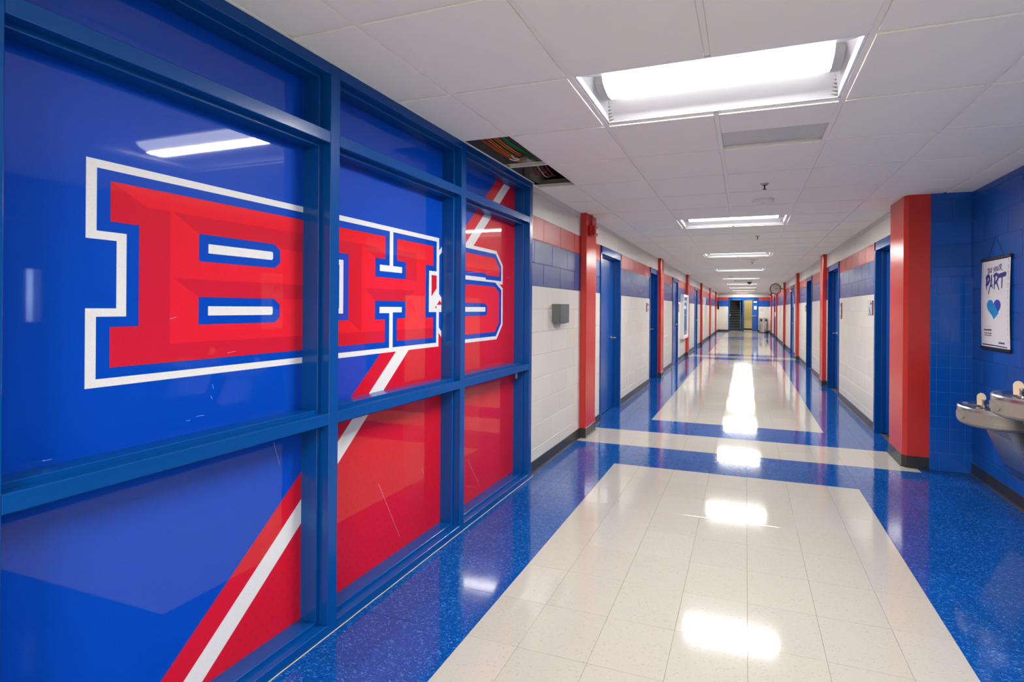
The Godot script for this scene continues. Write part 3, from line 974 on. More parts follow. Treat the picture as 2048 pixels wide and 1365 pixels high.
# =====================================================================================  lights
func build_lights() -> void:
	var proto: Node3D
	var x0 := CX - G + 0.013
	var x1 := CX + G - 0.013
	var spots := []
	for k in range(-3, 9): spots.append([k, 0.0])
	for k in range(-3, 0): spots.append([k, 5.5 * G + 0.5 * G])  # second lobby row, unseen, added to light the corridor from behind
	for sp in spots:
		var k: int = sp[0]
		var dx: float = sp[1] - (G if sp[1] > 0 else 0.0)
		var z0 := CZ + 6 * G * k
		var zc := z0 + G / 2
		if proto == null:
			proto = thing("ceiling_light", "unseen white troffer light added over the pale lobby floor", "light", V(CX, H, zc), "troffer lights down the corridor ceiling")
			var hb := G / 2 - 0.013
			var lw := 0.112       # half the lens
			var s := begin()
			# rim
			for e in [[x0, x1, zc - hb, zc - hb + 0.012], [x0, x1, zc + hb - 0.012, zc + hb], [x0, x0 + 0.012, zc - hb, zc + hb], [x1 - 0.012, x1, zc - hb, zc + hb]]:
				sbox(s, e[0], e[1], H + 0.0085, H + 0.0115, e[2], e[3], 0.0006)
			part(proto, "rim", s, mats.troffer_white)
			s = begin()
			for sg in [-1.0, 1.0]:
				var prev := Vector2(hb - 0.010, 0.010)
				for j in range(1, 9):
					var t := j / 8.0
					var q := Vector2(lerpf(hb - 0.010, lw, t), 0.010 + 0.071 * t)
					face(s, [V(x0 + 0.01, H + prev.y, zc + sg * prev.x), V(x1 - 0.01, H + prev.y, zc + sg * prev.x), V(x1 - 0.05, H + q.y, zc + sg * q.x), V(x0 + 0.05, H + q.y, zc + sg * q.x)], V(0, -1, -sg))
					prev = q
			for e in [[x0 + 0.01, x0 + 0.05, 1.0], [x1 - 0.01, x1 - 0.05, -1.0]]:
				face(s, [V(e[0], H + 0.010, zc - hb + 0.01), V(e[0], H + 0.010, zc + hb - 0.01), V(e[1], H + 0.081, zc + lw), V(e[1], H + 0.081, zc - lw)], V(e[2], -1, 0))
			sbox(s, x0, x1, H + 0.09, H + 0.1, zc - hb, zc + hb, 0.0)
			for e in [[x0, x1, zc - hb, zc - hb + 0.004], [x0, x1, zc + hb - 0.004, zc + hb], [x0, x0 + 0.004, zc - hb, zc + hb], [x1 - 0.004, x1, zc - hb, zc + hb]]:
				sbox(s, e[0], e[1], H + 0.009, H + 0.092, e[2], e[3], 0.0)
			part(proto, "reflector", s, mats.troffer_white)
			# lens: a shallow barrel
			s = begin()
			var n := 10
			for j in n:
				var a0 := PI * j / n
				var a1 := PI * (j + 1) / n
				var p0 := Vector2(-cos(a0) * lw, 0.085 - sin(a0) * 0.052)
				var p1 := Vector2(-cos(a1) * lw, 0.085 - sin(a1) * 0.052)
				var n0 := V(0, -sin(a0), -cos(a0))
				var n1 := V(0, -sin(a1), -cos(a1))
				quad_smooth(s, [V(x0 + 0.085, H + p0.y, zc + p0.x), V(x1 - 0.085, H + p0.y, zc + p0.x), V(x1 - 0.085, H + p1.y, zc + p1.x), V(x0 + 0.085, H + p1.y, zc + p1.x)], [n0, n0, n1, n1])
			part(proto, "lens", s, mats.lit_lens)
			for e in [[x0 + 0.045, x0 + 0.085], [x1 - 0.045, x1 - 0.085]]:
				s = begin()
				var pts := []
				for j in 11: pts.append(Vector2(-cos(PI * j / 10) * (lw + 0.003), 0.085 - sin(PI * j / 10) * 0.055))
				slab(s, pts, V(min(e[0], e[1]), H, zc), V(0, 0, 1), Vector3.UP, Vector3(absf(e[1] - e[0]), 0, 0))
				part(proto, "lens_end", s, mats.lens_end)
		else:
			var c: Node3D = proto.duplicate()
			c.name = numbered("ceiling_light")
			add_child(c)
			c.position = V(CX + dx, H, zc)
			var own := {0: "recessed troffer light with a glowing bar lens next to the open grey slot", 1: "troffer light with a bar lens just past the round access point", 2: "troffer light with a bar lens past the lone sprinkler head", 3: "troffer light with a bar lens just past the square detector plate", 8: "troffer light with a bar lens closest to the EXIT sign"}
			if own.has(k): c.set_meta("label", own[k])
			elif k > 0: c.set_meta("label", "distant troffer light in the row between the detector plate and the EXIT sign")
		var al := AreaLight3D.new()
		al.name = "troffer_glow"
		al.area_size = Vector2(1.03, 0.10)
		al.light_energy = 7.4 if k >= 0 else 10.5      # raised behind the viewer to brighten the near ceiling
		al.light_color = Color(1.0, 1.0, 0.975)
		al.area_range = 60.0
		al.area_attenuation = 2.0
		al.shadow_enabled = true
		add_child(al, true)
		al.transform = Transform3D(Basis(Vector3.RIGHT, -PI / 2), V(CX + dx, H + 0.031, zc))

# =====================================================================================  pilasters
func pilaster(label: String, group: String, x: float, dir: float, z0: float) -> Node3D:
	var p := thing("pilaster", label, "pilaster", V(x, 0, z0 + 0.18), group)
	box(p, "shaft", x + dir * 0.0005, x + dir * 0.07, 0.0, H + 0.004, z0, z0 + 0.36, mats.red_paint, 0.006)
	var s := begin()
	sbox(s, x + dir * 0.0005, x + dir * 0.0765, 0.0, 0.105, z0 - 0.0065, z0 + 0.3665, 0.004)
	sbox(s, x + dir * 0.0005, x + dir * 0.086, 0.0, 0.012, z0 - 0.015, z0 + 0.375, 0.005)
	part(p, "cove_base", s, mats.cove_base)
	return p

func build_pilasters() -> void:
	pilaster("red painted pilaster carrying the fire alarm strobe", "red pilasters", L, 1.0, 5.0)
	pilaster("red pilaster between the recessed blue door and the door with a tall lite", "red pilasters", L, 1.0, 9.877)
	pilaster("red pilaster right behind the white display case", "red pilasters", L, 1.0, 14.754)
	for k in range(3, 6): pilaster("slim looking red pilaster on the wall of the display case, past the case", "red pilasters past the display case", L, 1.0, 5.0 + 4.877 * k)
	pilaster("red pilaster between the hinged blue door and the door with a bright lever", "red pilasters", R, -1.0, 9.877)
	pilaster("red pilaster between the door with a bright lever and the door with papers", "red pilasters", R, -1.0, 14.754)
	pilaster("red pilaster just in front of the round clock", "red pilasters", R, -1.0, 19.631)
	pilaster("red pilaster with a small white box on it, behind the clock", "red pilasters", R, -1.0, 24.508)
	pilaster("red pilaster closest to the litter bin", "red pilasters", R, -1.0, 29.385)
	# the pier at the end of the alcove
	var p := thing("pier", "thick red pier with a chamfered edge between the blue alcove and the louvered door", "pier", V(1.45, 0, 5.2))
	var s := begin()
	var pl := [Vector2(1.365, 5.46), Vector2(1.365, 5.036), Vector2(1.395, AZ), Vector2(1.565, AZ), Vector2(1.565, 5.46)]
	slab(s, pl, Vector3.ZERO, Vector3(1, 0, 0), V(0, 0, 1), Vector3(0, H + 0.004, 0))
	part(p, "shaft", s, mats.red_paint)
	s = begin()
	var q := [Vector2(1.358, 5.467), Vector2(1.358, 5.033), Vector2(1.392, AZ - 0.0065), Vector2(1.565, AZ - 0.0065), Vector2(1.565, 5.2), Vector2(1.45, 5.467)]
	slab(s, q, Vector3.ZERO, Vector3(1, 0, 0), V(0, 0, 1), Vector3(0, 0.105, 0))
	q = [Vector2(1.349, 5.475), Vector2(1.349, 5.029), Vector2(1.388, AZ - 0.015), Vector2(1.565, AZ - 0.015), Vector2(1.565, 5.2), Vector2(1.45, 5.475)]
	slab(s, q, Vector3.ZERO, Vector3(1, 0, 0), V(0, 0, 1), Vector3(0, 0.010, 0))
	part(p, "cove_base", s, mats.cove_base)

# =====================================================================================  drinking fountains
func fountain(label: String, zc: float, rim: float) -> void:
	var xc := 1.637
	var r := 0.23
	var o := thing("drinking_fountain", label, "drinking fountain", V(AX, rim - 0.5, zc), "drinking fountains in the alcove")
	var plan := func(rad: float, n: int) -> Array:
		var pts := []
		for k in n + 1:
			var a := PI / 2 + PI * k / n
			pts.append(Vector2(xc + cos(a) * rad, zc + sin(a) * rad))
		pts.append(Vector2(AX, zc - rad))
		pts.append(Vector2(AX, zc + rad))
		return pts
	# body: stacked outlines, smooth on the round front
	var ring := func(s: SurfaceTool, r0: float, y0: float, r1: float, y1: float) -> void:
		var n := 28
		var a := []
		var b := []
		var na := []
		for e in [[r0, a], [r1, b]]:
			e[1].append(Vector2(AX, zc + e[0]))
			for k in n + 1:
				var t := PI / 2 + PI * k / n
				e[1].append(Vector2(xc + cos(t) * e[0], zc + sin(t) * e[0]))
			e[1].append(Vector2(AX, zc - e[0]))
		na.append(Vector2(0, 1))
		for k in n + 1:
			var t := PI / 2 + PI * k / n
			na.append(Vector2(cos(t), sin(t)))
		na.append(Vector2(0, -1))
		var sl := Vector2(y1 - y0, r0 - r1)
		if sl.length() < 1e-6: return
		sl = sl.normalized()
		for k in a.size() - 1:
			var n0: Vector3 = V(na[k].x, 0, na[k].y) * sl.x + Vector3.UP * sl.y
			var n1: Vector3 = V(na[k + 1].x, 0, na[k + 1].y) * sl.x + Vector3.UP * sl.y
			quad_smooth(s, [V(a[k].x, y0, a[k].y), V(a[k + 1].x, y0, a[k + 1].y), V(b[k + 1].x, y1, b[k + 1].y), V(b[k].x, y1, b[k].y)], [n0, n1, n1, n0])
	var s := begin()
	ring.call(s, r - 0.03, rim - 0.128, r - 0.008, rim - 0.118)
	ring.call(s, r - 0.008, rim - 0.118, r, rim - 0.105)
	ring.call(s, r, rim - 0.105, r, rim - 0.026)
	var under := []
	for p in plan.call(r - 0.03, 28): under.append(V(p.x, rim - 0.128, p.y))
	face(s, under, Vector3.DOWN)
	part(o, "body", s, mats.grey_enamel)
	# polished rim and dished basin
	s = begin()
	ring.call(s, r + 0.001, rim - 0.026, r + 0.002, rim - 0.008)
	ring.call(s, r + 0.002, rim - 0.008, r - 0.004, rim)
	ring.call(s, r - 0.004, rim, r - 0.016, rim)
	ring.call(s, r - 0.016, rim, r - 0.035, rim - 0.02)
	ring.call(s, r - 0.035, rim - 0.02, r - 0.10, rim - 0.034)
	var basin := []
	for p in plan.call(r - 0.10, 28): basin.append(V(p.x, rim - 0.034, p.y))
	face(s, basin, Vector3.UP)
	part(o, "basin", s, mats.satin_basin)
	# push pads: one on the front towards the far side, one on the near side
	for t in [[PI * 0.99, 0.30], [PI * 1.36, 0.30]]:
		s = begin()
		var n := 16
		for layer in [[0.003, 0.0], [0.004, 0.006]]:
			pass
		var top := []
		var low := []
		for k in 24:
			var e := TAU * k / 24
			var du: float = (0.042 if cos(e) >= 0 else -0.042) + cos(e) * 0.026
			var dv: float = sin(e) * 0.026
			var a: float = t[0] + du / r
			top.append(V(xc + cos(a) * (r + 0.005), rim - 0.066 + dv * 0.92, zc + sin(a) * (r + 0.005)))
			low.append(V(xc + cos(a) * (r - 0.002), rim - 0.066 + dv, zc + sin(a) * (r - 0.002)))
		var mid := V(xc + cos(t[0]) * (r + 0.0055), rim - 0.066, zc + sin(t[0]) * (r + 0.0055))
		var out := V(cos(t[0]), 0, sin(t[0]))
		for k in 24:
			var k2 := (k + 1) % 24
			face(s, [low[k], low[k2], top[k2], top[k]], (top[k] - mid) + out * 0.01)
		for row in 6:
			# the pad's face follows the round front
			for col in 12:
				var q := []
				for e in [[0, 0], [1, 0], [1, 1], [0, 1]]:
					var fu: float = (col + e[0]) / 12.0 * 2 - 1
					var fv: float = (row + e[1]) / 6.0 * 2 - 1
					var vv := fv * 0.024
					var half := 0.042 + sqrt(maxf(0, 0.026 * 0.026 - vv * vv))
					var a: float = t[0] + fu * half / r
					q.append(V(xc + cos(a) * (r + 0.005), rim - 0.066 + vv, zc + sin(a) * (r + 0.005)))
				face(s, q, out)
		part(o, "push_pad", s, mats.grey_enamel)
	# bubbler with its guard
	var bx_ := 1.60
	var bz := zc + 0.125
	s = begin()
	lathe(s, [Vector2(0.024, 0), Vector2(0.022, 0.012), Vector2(0.013, 0.018), Vector2(0.012, 0.045), Vector2(0.016, 0.055), Vector2(0.0, 0.06)], V(bx_, rim - 0.03, bz), Vector3.UP, 16)
	part(o, "bubbler", s, mats.polished_steel)
	s = begin()
	var arch := []
	for k in 13:
		var a := PI * k / 12
		arch.append(Vector2(cos(a) * 0.026, 0.05 + sin(a) * 0.03))
	arch.append(Vector2(-0.024, -0.005))
	arch.append(Vector2(0.024, -0.005))
	slab(s, arch, V(bx_ - 0.01, rim - 0.012, bz + 0.018), Vector3(0.9, 0, 0.43), Vector3.UP, V(0.004, 0, 0.008))
	part(o, "mouth_guard", s, mats.cream_plastic)
	# sloping apron down to the wall
	s = begin()
	var prof := [Vector2(1.60, rim - 0.128), Vector2(1.635, rim - 0.19), Vector2(1.685, rim - 0.30), Vector2(1.74, rim - 0.42), Vector2(1.80, rim - 0.51), Vector2(AX, rim - 0.565), Vector2(AX, rim - 0.128)]
	slab(s, prof, V(0, 0, zc - 0.19), Vector3(1, 0, 0), Vector3.UP, V(0, 0, 0.38))
	part(o, "apron", s, mats.brushed_steel)

func build_fountains() -> void:
	fountain("lower grey drinking fountain, mounted below its neighbour in the blue alcove", 3.93, 0.765)
	fountain("higher grey drinking fountain of the pair in the blue alcove", 3.445, 0.918)

# =====================================================================================  hanging poster
func build_poster() -> void:
	var z0 := 4.331
	var z1 := 4.786
	var y0 := 1.115
	var y1 := 1.828
	var o := thing("hanging_poster", "white poster reading DO YOUR PART with a blue heart, hung on a cord", "poster", V(AX, y0, (z0 + z1) / 2))
	var W := 640
	var Hh := 1003
	var img := Image.create(W, Hh, false, Image.FORMAT_RGB8)
	img.fill(C(222, 219, 220))
	var ink := C(22, 32, 110)
	var pur := C(48, 30, 92)
	var P := func(u: float, v: float) -> Vector2: return Vector2(u * W, v * Hh)
	var line := func(pts: Array, w0: float, w1: float, col: Color) -> void:
		var q := []
		for k in range(0, pts.size(), 2): q.append(P.call(pts[k], pts[k + 1]))
		stroke(img, q, w0 * W, w1 * W, col)
	# brush border
	for k in 9: line.call([0.04 + k * 0.1, 0.017, 0.04 + k * 0.1 + 0.075 + 0.02 * (k % 2), 0.018], 0.018, 0.008, pur)
	for k in 14: line.call([0.935, 0.03 + k * 0.065, 0.937, 0.03 + k * 0.065 + (0.052 if k % 3 else 0.035)], 0.012 if k < 5 else 0.006, 0.005, pur)
	line.call([0.045, 0.03, 0.04, 0.96], 0.006, 0.005, pur)
	line.call([0.04, 0.962, 0.5, 0.963, 0.9, 0.968], 0.022, 0.016, pur)
	# DO YOUR
	line.call([0.235, 0.105, 0.27, 0.165], 0.022, 0.026, ink)
	line.call([0.23, 0.107, 0.28, 0.108, 0.305, 0.125, 0.295, 0.142, 0.265, 0.158], 0.02, 0.02, ink)
	line.call([0.345, 0.104, 0.325, 0.125, 0.33, 0.15, 0.36, 0.147, 0.378, 0.125, 0.372, 0.108, 0.345, 0.104], 0.02, 0.02, ink)
	line.call([0.425, 0.105, 0.465, 0.127], 0.02, 0.022, ink)
	line.call([0.495, 0.09, 0.465, 0.128, 0.452, 0.158], 0.02, 0.022, ink)
	line.call([0.52, 0.1, 0.5, 0.118, 0.505, 0.142, 0.53, 0.142, 0.548, 0.12, 0.543, 0.103, 0.52, 0.1], 0.02, 0.018, ink)
	line.call([0.575, 0.092, 0.565, 0.13, 0.59, 0.142, 0.612, 0.13, 0.625, 0.085], 0.022, 0.02, ink)
	line.call([0.665, 0.08, 0.655, 0.14], 0.024, 0.018, ink)
	line.call([0.65, 0.083, 0.69, 0.076, 0.712, 0.09, 0.695, 0.107, 0.665, 0.115, 0.74, 0.145], 0.022, 0.016, ink)
	# PART
	line.call([0.205, 0.2, 0.2, 0.29, 0.198, 0.34], 0.07, 0.022, ink)
	line.call([0.19, 0.205, 0.24, 0.185, 0.295, 0.2, 0.295, 0.24, 0.25, 0.275, 0.19, 0.285], 0.06, 0.06, ink)
	line.call([0.375, 0.185, 0.335, 0.29, 0.275, 0.385], 0.03, 0.03, ink)
	line.call([0.375, 0.185, 0.39, 0.28, 0.41, 0.325], 0.034, 0.026, ink)
	line.call([0.335, 0.305, 0.4, 0.295], 0.04, 0.035, ink)
	line.call([0.495, 0.19, 0.48, 0.29, 0.475, 0.335], 0.055, 0.034, ink)
	line.call([0.46, 0.193, 0.53, 0.176, 0.595, 0.19, 0.6, 0.225, 0.55, 0.262, 0.5, 0.275], 0.055, 0.055, ink)
	line.call([0.55, 0.262, 0.6, 0.31, 0.645, 0.35], 0.05, 0.022, ink)
	line.call([0.64, 0.2, 0.84, 0.188], 0.075, 0.08, ink)
	line.call([0.74, 0.21, 0.735, 0.33], 0.045, 0.034, ink)
	# heart: light blue lobe over a dark one
	var heart := func(a: float, b: float) -> PackedVector2Array:
		var q := PackedVector2Array()
		for k in 61:
			var t := lerpf(a, b, k / 60.0)
			q.append(P.call(0.465 + 0.245 * pow(absf(sin(t)), 3.0) * signf(sin(t)), 0.548 - 0.0076 * (13 * cos(t) - 5 * cos(2 * t) - 2 * cos(3 * t) - cos(4 * t))))
		return q
	fill_poly(img, heart.call(0.0, TAU), C(34, 58, 166))
	var lobe: PackedVector2Array = heart.call(PI, TAU)
	lobe.append(P.call(0.50, 0.51))
	lobe.append(P.call(0.635, 0.605))
	fill_poly(img, lobe, C(0, 132, 200))
	line.call([0.12, 0.757, 0.36, 0.757], 0.003, 0.003, C(120, 118, 124))
	line.call([0.12, 0.93, 0.42, 0.93], 0.003, 0.003, C(180, 178, 180))
	var tx := ImageTexture.create_from_image(img)
	var m := mat("poster_print", Color.WHITE, 0.5)
	m.albedo_texture = tx
	# the sheet bows a little between its rods
	var s := begin()
	var nn := 12
	for k in nn:
		var v0 := float(k) / nn
		var v1 := float(k + 1) / nn
		var b0 := AX - 0.012 - 0.006 * sin(v0 * PI)
		var b1 := AX - 0.012 - 0.006 * sin(v1 * PI)
		var q := [[z1, v0, b0], [z0, v0, b0], [z0, v1, b1], [z1, v1, b1]]
		for i in [0, 1, 2, 0, 2, 3]:
			s.set_normal(Vector3(-1, 0, 0))
			s.set_uv(Vector2(0.0 if q[i][0] == z1 else 1.0, q[i][1]))
			s.add_vertex(V(q[i][2], lerpf(y1, y0, q[i][1]), q[i][0]))
	part(o, "sheet", s, m)
	for y in [y1, y0]:
		box(o, "hanger_rod", AX - 0.022, AX - 0.004, y - 0.012, y + 0.012, z0 - 0.008, z1 + 0.008, mats.black, 0.004)
	s = begin()
	tube(s, [V(AX - 0.012, y1 + 0.01, 4.44), V(AX - 0.008, 2.005, 4.565), V(AX - 0.012, y1 + 0.01, 4.69)], 0.0016, 5)
	part(o, "cord", s, mats.black)
	s = begin()
	lathe(s, [Vector2(0.004, 0), Vector2(0.004, 0.008), Vector2(0, 0.009)], V(AX, 2.003, 4.565), Vector3(-1, 0, 0), 8)
	part(o, "hook", s, mats.satin_steel)
	var bs := Basis(Vector3.UP, -PI / 2)
	var dark := mat("poster_ink", C(58, 56, 66), 0.6)
	text(o, "printed_word", "Responsibility", 0.019, V(AX - 0.0175, 1.262, 4.672), bs, dark, true)
	text(o, "printed_word", "Own your thoughts,", 0.014, V(AX - 0.0165, 1.236, 4.668), bs, dark)
	text(o, "printed_word", "words and actions.", 0.014, V(AX - 0.016, 1.219, 4.668), bs, dark)
	text(o, "printed_word", "kolverty", 0.022, V(AX - 0.0145, 1.168, 4.455), bs, mat("logo_ink", C(40, 48, 130), 0.6), true)

# =====================================================================================  things on the walls
func build_wall_things() -> void:
	# grey steel box
	var o := thing("wall_box", "dark grey steel box with a sloping lower front on the cream block wall", "box", V(L, 1.26, 4.3))
	var s := begin()
	slab(s, [Vector2(0, 0.03), Vector2(0.03, 0.0), Vector2(0.076, 0.012), Vector2(0.078, 0.19), Vector2(0, 0.19)], V(L, 1.26, 4.2), Vector3(1, 0, 0), Vector3.UP, V(0, 0, 0.25))
	part(o, "case", s, mats.grey_box)
	s = begin()
	slab(s, [Vector2(0.01, 0.0), Vector2(0.24, 0.0), Vector2(0.24, 0.165), Vector2(0.03, 0.165), Vector2(0.01, 0.14)], V(L + 0.078, 1.278, 4.2), V(0, 0, 1), Vector3.UP, Vector3(0.004, 0, 0))
	part(o, "front_plate", s, mats.grey_box)
	s = begin()
	lathe(s, [Vector2(0.008, 0), Vector2(0.008, 0.004), Vector2(0, 0.005)], V(L + 0.082, 1.36, 4.43), Vector3(1, 0, 0), 12)
	part(o, "lock", s, mats.satin_steel)
	# fire alarm
	o = thing("fire_alarm", "red fire alarm horn strobe high on the red pilaster", "fire alarm", V(L + 0.07, 2.21, 5.15))
	box(o, "housing", L + 0.07, L + 0.115, 2.215, 2.335, 5.075, 5.215, mats.alarm_red, 0.006)
	box(o, "cover", L + 0.114, L + 0.14, 2.22, 2.33, 5.085, 5.205, mats.alarm_red, 0.01)
	box(o, "strobe_lens", L + 0.138, L + 0.160, 2.245, 2.295, 5.10, 5.15, mats.white_plastic, 0.008)
	s = begin()
	tube(s, [V(L + 0.085, 2.33, 5.145), V(L + 0.085, H + 0.004, 5.145)], 0.011, 10)
	part(o, "conduit", s, mats.red_paint)
	var bl := Basis(Vector3.UP, PI / 2)
	for k in 4:
		text(o, "letter", ["F", "I", "R", "E"][k], 0.024, V(L + 0.1402, 2.312 - 0.022 * k, 5.185), bl, mats.white_plastic, true)
	# room signs
	sign_plate("grey room sign with small lettering beside the louvered door", R, -1.0, 6.42, 6.64, 1.357, 1.53, 2)
	sign_plate("narrow grey room sign beside the hinged blue door", R, -1.0, 8.36, 8.50, 1.275, 1.53, 1)
	sign_plate("small red edged room sign next to the door with a bright lever", R, -1.0, 13.0, 13.2, 1.37, 1.53, 1)
	sign_plate("room sign short of the recessed blue door", L, 1.0, 8.69, 8.90, 1.356, 1.52, 1)
	sign_plate("room sign between the door with a tall lite and the white case", L, 1.0, 13.1, 13.25, 1.33, 1.55, 1)
	# outlet
	o = thing("power_outlet", "cream power outlet low on the cream block wall past the first door", "outlet", V(L, 0.27, 7.22))
	box(o, "plate", L, L + 0.006, 0.275, 0.392, 7.185, 7.26, mats.cream_block_0, 0.002)
	for y in [0.3, 0.345]: box(o, "socket", L + 0.005, L + 0.0075, y, y + 0.026, 7.205, 7.24, mats.white_plastic, 0.001)
	# white display case
	o = thing("display_case", "tall white display case with a dark glazed front on the left wall", "display case", V(L, 0.58, 13.9))
	s = begin()
	var cz0 := 13.50
	var cz1 := 14.62
	sbox(s, L, L + 0.10, 0.58, 1.82, cz0, cz0 + 0.05)
	sbox(s, L, L + 0.10, 0.58, 1.82, cz1 - 0.05, cz1)
	sbox(s, L, L + 0.10, 0.58, 0.66, cz0 + 0.05, cz1 - 0.05)
	sbox(s, L, L + 0.10, 1.75, 1.82, cz0 + 0.05, cz1 - 0.05)
	part(o, "case_frame", s, mats.white_plastic)
	box(o, "back_panel", L, L + 0.02, 0.66, 1.75, cz0 + 0.05, cz1 - 0.05, mat("case_lining", C(58, 70, 104), 0.7), 0.0)
	box(o, "glass_front", L + 0.075, L + 0.08, 0.66, 1.75, cz0 + 0.05, cz1 - 0.05, mats.clear_glass, 0.0)
	for k in 4:
		box(o, "pinned_paper", L + 0.02, L + 0.022, 0.78 + 0.24 * k, 0.95 + 0.24 * k, cz0 + 0.3 + 0.15 * (k % 2), cz0 + 0.55 + 0.15 * (k % 2), mats.paper, 0.0)
	# papers hung on the wall past the fourth door
	for k in 3:
		var z := 20.5 + 0.75 * k
		var p := thing("wall_notice", "pale paper notice hung on the blue band past the narrow door", "notice", V(L, 1.6, z), "notices on the blue band")
		box(p, "sheet", L, L + 0.004, 1.62 - 0.1 * (k % 2), 1.93, z, z + 0.3, mats.paper, 0.0005)
	# wreath
	o = thing("wreath", "dark green wreath hanging on the wall near the corridor's end", "wreath", V(L, 1.4, 30.6))
	s = begin()
	for k in 340:
		var a := rng.randf() * TAU
		var rr := 0.19 + rng.randfn(0, 0.035)
		var c := V(L + 0.10 + rng.randf_range(-0.03, 0.05), 1.65 + sin(a) * rr, 30.6 + cos(a) * rr)
		var d := Vector3(rng.randf_range(-1, 1), rng.randf_range(-1, 1), rng.randf_range(-1, 1)).normalized() * 0.06
		var e := d.cross(Vector3(rng.randf_range(-1, 1), 1, rng.randf_range(-1, 1))).normalized() * 0.014
		face(s, [c - d, c + e, c + d, c - e], d.cross(e))
	part(o, "foliage", s, mat("wreath_green", C(66, 84, 48), 0.8))
	s = begin()
	var ringp := []
	for k in 25: ringp.append(V(L + 0.09, 1.65 + sin(TAU * k / 24) * 0.19, 30.6 + cos(TAU * k / 24) * 0.19))
	tube(s, ringp, 0.018, 6)
	part(o, "hoop", s, mat("wreath_brown", C(70, 52, 34), 0.8))
	# two-sided clock on an arm
	var cz := 20.13
	var cc := V(1.10, 2.222, cz)
	o = thing("wall_clock", "round white clock with a black rim on an arm from the right wall", "clock", cc)
	s = begin()
	lathe(s, [Vector2(0.188, 0.03), Vector2(0.208, 0.036), Vector2(0.215, 0.028), Vector2(0.215, -0.028), Vector2(0.208, -0.036), Vector2(0.188, -0.03)], cc, Vector3(0, 0, 1), 40)
	part(o, "rim", s, mats.black)
	s = begin()
	lathe(s, [Vector2(0, -0.026), Vector2(0.2, -0.026), Vector2(0.2, 0.026), Vector2(0, 0.026)], cc, Vector3(0, 0, 1), 40)
	var dial := part(o, "dial", s, mats.white_plastic)
	for k in 12:
		var a := TAU * k / 12
		var d := Vector3(sin(a), cos(a), 0)
		s = begin()
		var sd := Vector3(d.y, -d.x, 0) * 0.006
		var p0 := cc + d * 0.152 + Vector3(0, 0, 0.0265)
		var p1 := cc + d * 0.18 + Vector3(0, 0, 0.0265)
		face(s, [p0 - sd, p0 + sd, p1 + sd, p1 - sd], Vector3(0, 0, 1))
		part(dial, "hour_mark", s, mats.black)
	for h in [[87.0, 0.15, 0.005, "minute_hand"], [78.0, 0.1, 0.008, "hour_hand"]]:
		var a := deg_to_rad(h[0])
		var d := Vector3(sin(a), cos(a), 0)
		s = begin()
		var sd: Vector3 = Vector3(d.y, -d.x, 0) * h[2]
		face(s, [cc - d * 0.03 - sd + Vector3(0, 0, 0.029), cc - d * 0.03 + sd + Vector3(0, 0, 0.029), cc + d * h[1] + sd * 0.5 + Vector3(0, 0, 0.029), cc + d * h[1] - sd * 0.5 + Vector3(0, 0, 0.029)], Vector3(0, 0, 1))
		part(dial, h[3], s, mats.black)
	s = begin()
	tube(s, [V(1.31, 2.222, cz), V(R, 2.222, cz)], 0.016, 8)
	sbox(s, R - 0.05, R, 2.15, 2.30, cz - 0.06, cz + 0.06, 0.004)
	part(o, "arm", s, mats.black)
	# small white box on a pilaster
	o = thing("thermostat", "small white box on the red pilaster behind the clock", "thermostat", V(R - 0.07, 1.1, 24.6))
	box(o, "case", R - 0.12, R - 0.07, 1.10, 1.30, 24.52, 24.68, mats.white_plastic, 0.006)
	box(o, "dial_plate", R - 0.123, R - 0.12, 1.16, 1.24, 24.56, 24.64, mats.satin_steel, 0.001)
	# second strobe near the end
	o = thing("fire_alarm", "small red fire alarm on the pilaster closest to the litter bin", "fire alarm", V(R - 0.07, 2.2, 29.5))
	box(o, "housing", R - 0.13, R - 0.07, 2.18, 2.30, 29.44, 29.58, mats.alarm_red, 0.006)
	box(o, "strobe_lens", R - 0.15, R - 0.128, 2.21, 2.26, 29.48, 29.54, mats.white_plastic, 0.004)
	# litter bin
	var bc := V(1.06, 0, 31.55)
	o = thing("litter_bin", "round stainless steel litter bin in the corner by the double doorway", "litter bin", bc)
	s = begin()
	lathe(s, [Vector2(0.255, 0.02), Vector2(0.265, 0.03), Vector2(0.265, 0.66)], bc, Vector3.UP, 36)
	part(o, "drum", s, mats.brushed_steel)
	s = begin()
	lathe(s, [Vector2(0.25, 0), Vector2(0.27, 0.0), Vector2(0.27, 0.03), Vector2(0.25, 0.035)], bc, Vector3.UP, 36)
	part(o, "foot_ring", s, mats.black)
	s = begin()
	lathe(s, [Vector2(0.262, 0.66), Vector2(0.262, 0.90), Vector2(0.22, 0.93), Vector2(0.0, 0.935)], bc, Vector3.UP, 36)
	part(o, "hood", s, mats.brushed_steel)
	for k in 2:
		var a := PI / 2 + 0.62 - 1.15 * k
		s = begin()
		var pts := []
		for j in 5:
			var t := a + (j - 2) * 0.13
			pts.append(t)
		for j in 4:
			var d0 := Vector3(cos(pts[j]), 0, sin(pts[j]))
			var d1 := Vector3(cos(pts[j + 1]), 0, sin(pts[j + 1]))
			face(s, [bc + d0 * 0.264 + Vector3(0, 0.70, 0), bc + d1 * 0.264 + Vector3(0, 0.70, 0), bc + d1 * 0.264 + Vector3(0, 0.84, 0), bc + d0 * 0.264 + Vector3(0, 0.84, 0)], d0)
		part(o, "opening", s, mats.black)
	# notice on the end wall
	o = thing("wall_notice", "small paper notice on the end wall above the litter bin", "notice", V(0.93, 1.3, ZE))
	box(o, "sheet", 0.83, 1.05, 1.28, 1.5, ZE - 0.006, ZE, mat("grey_notice", C(190, 188, 180), 0.6), 0.001)
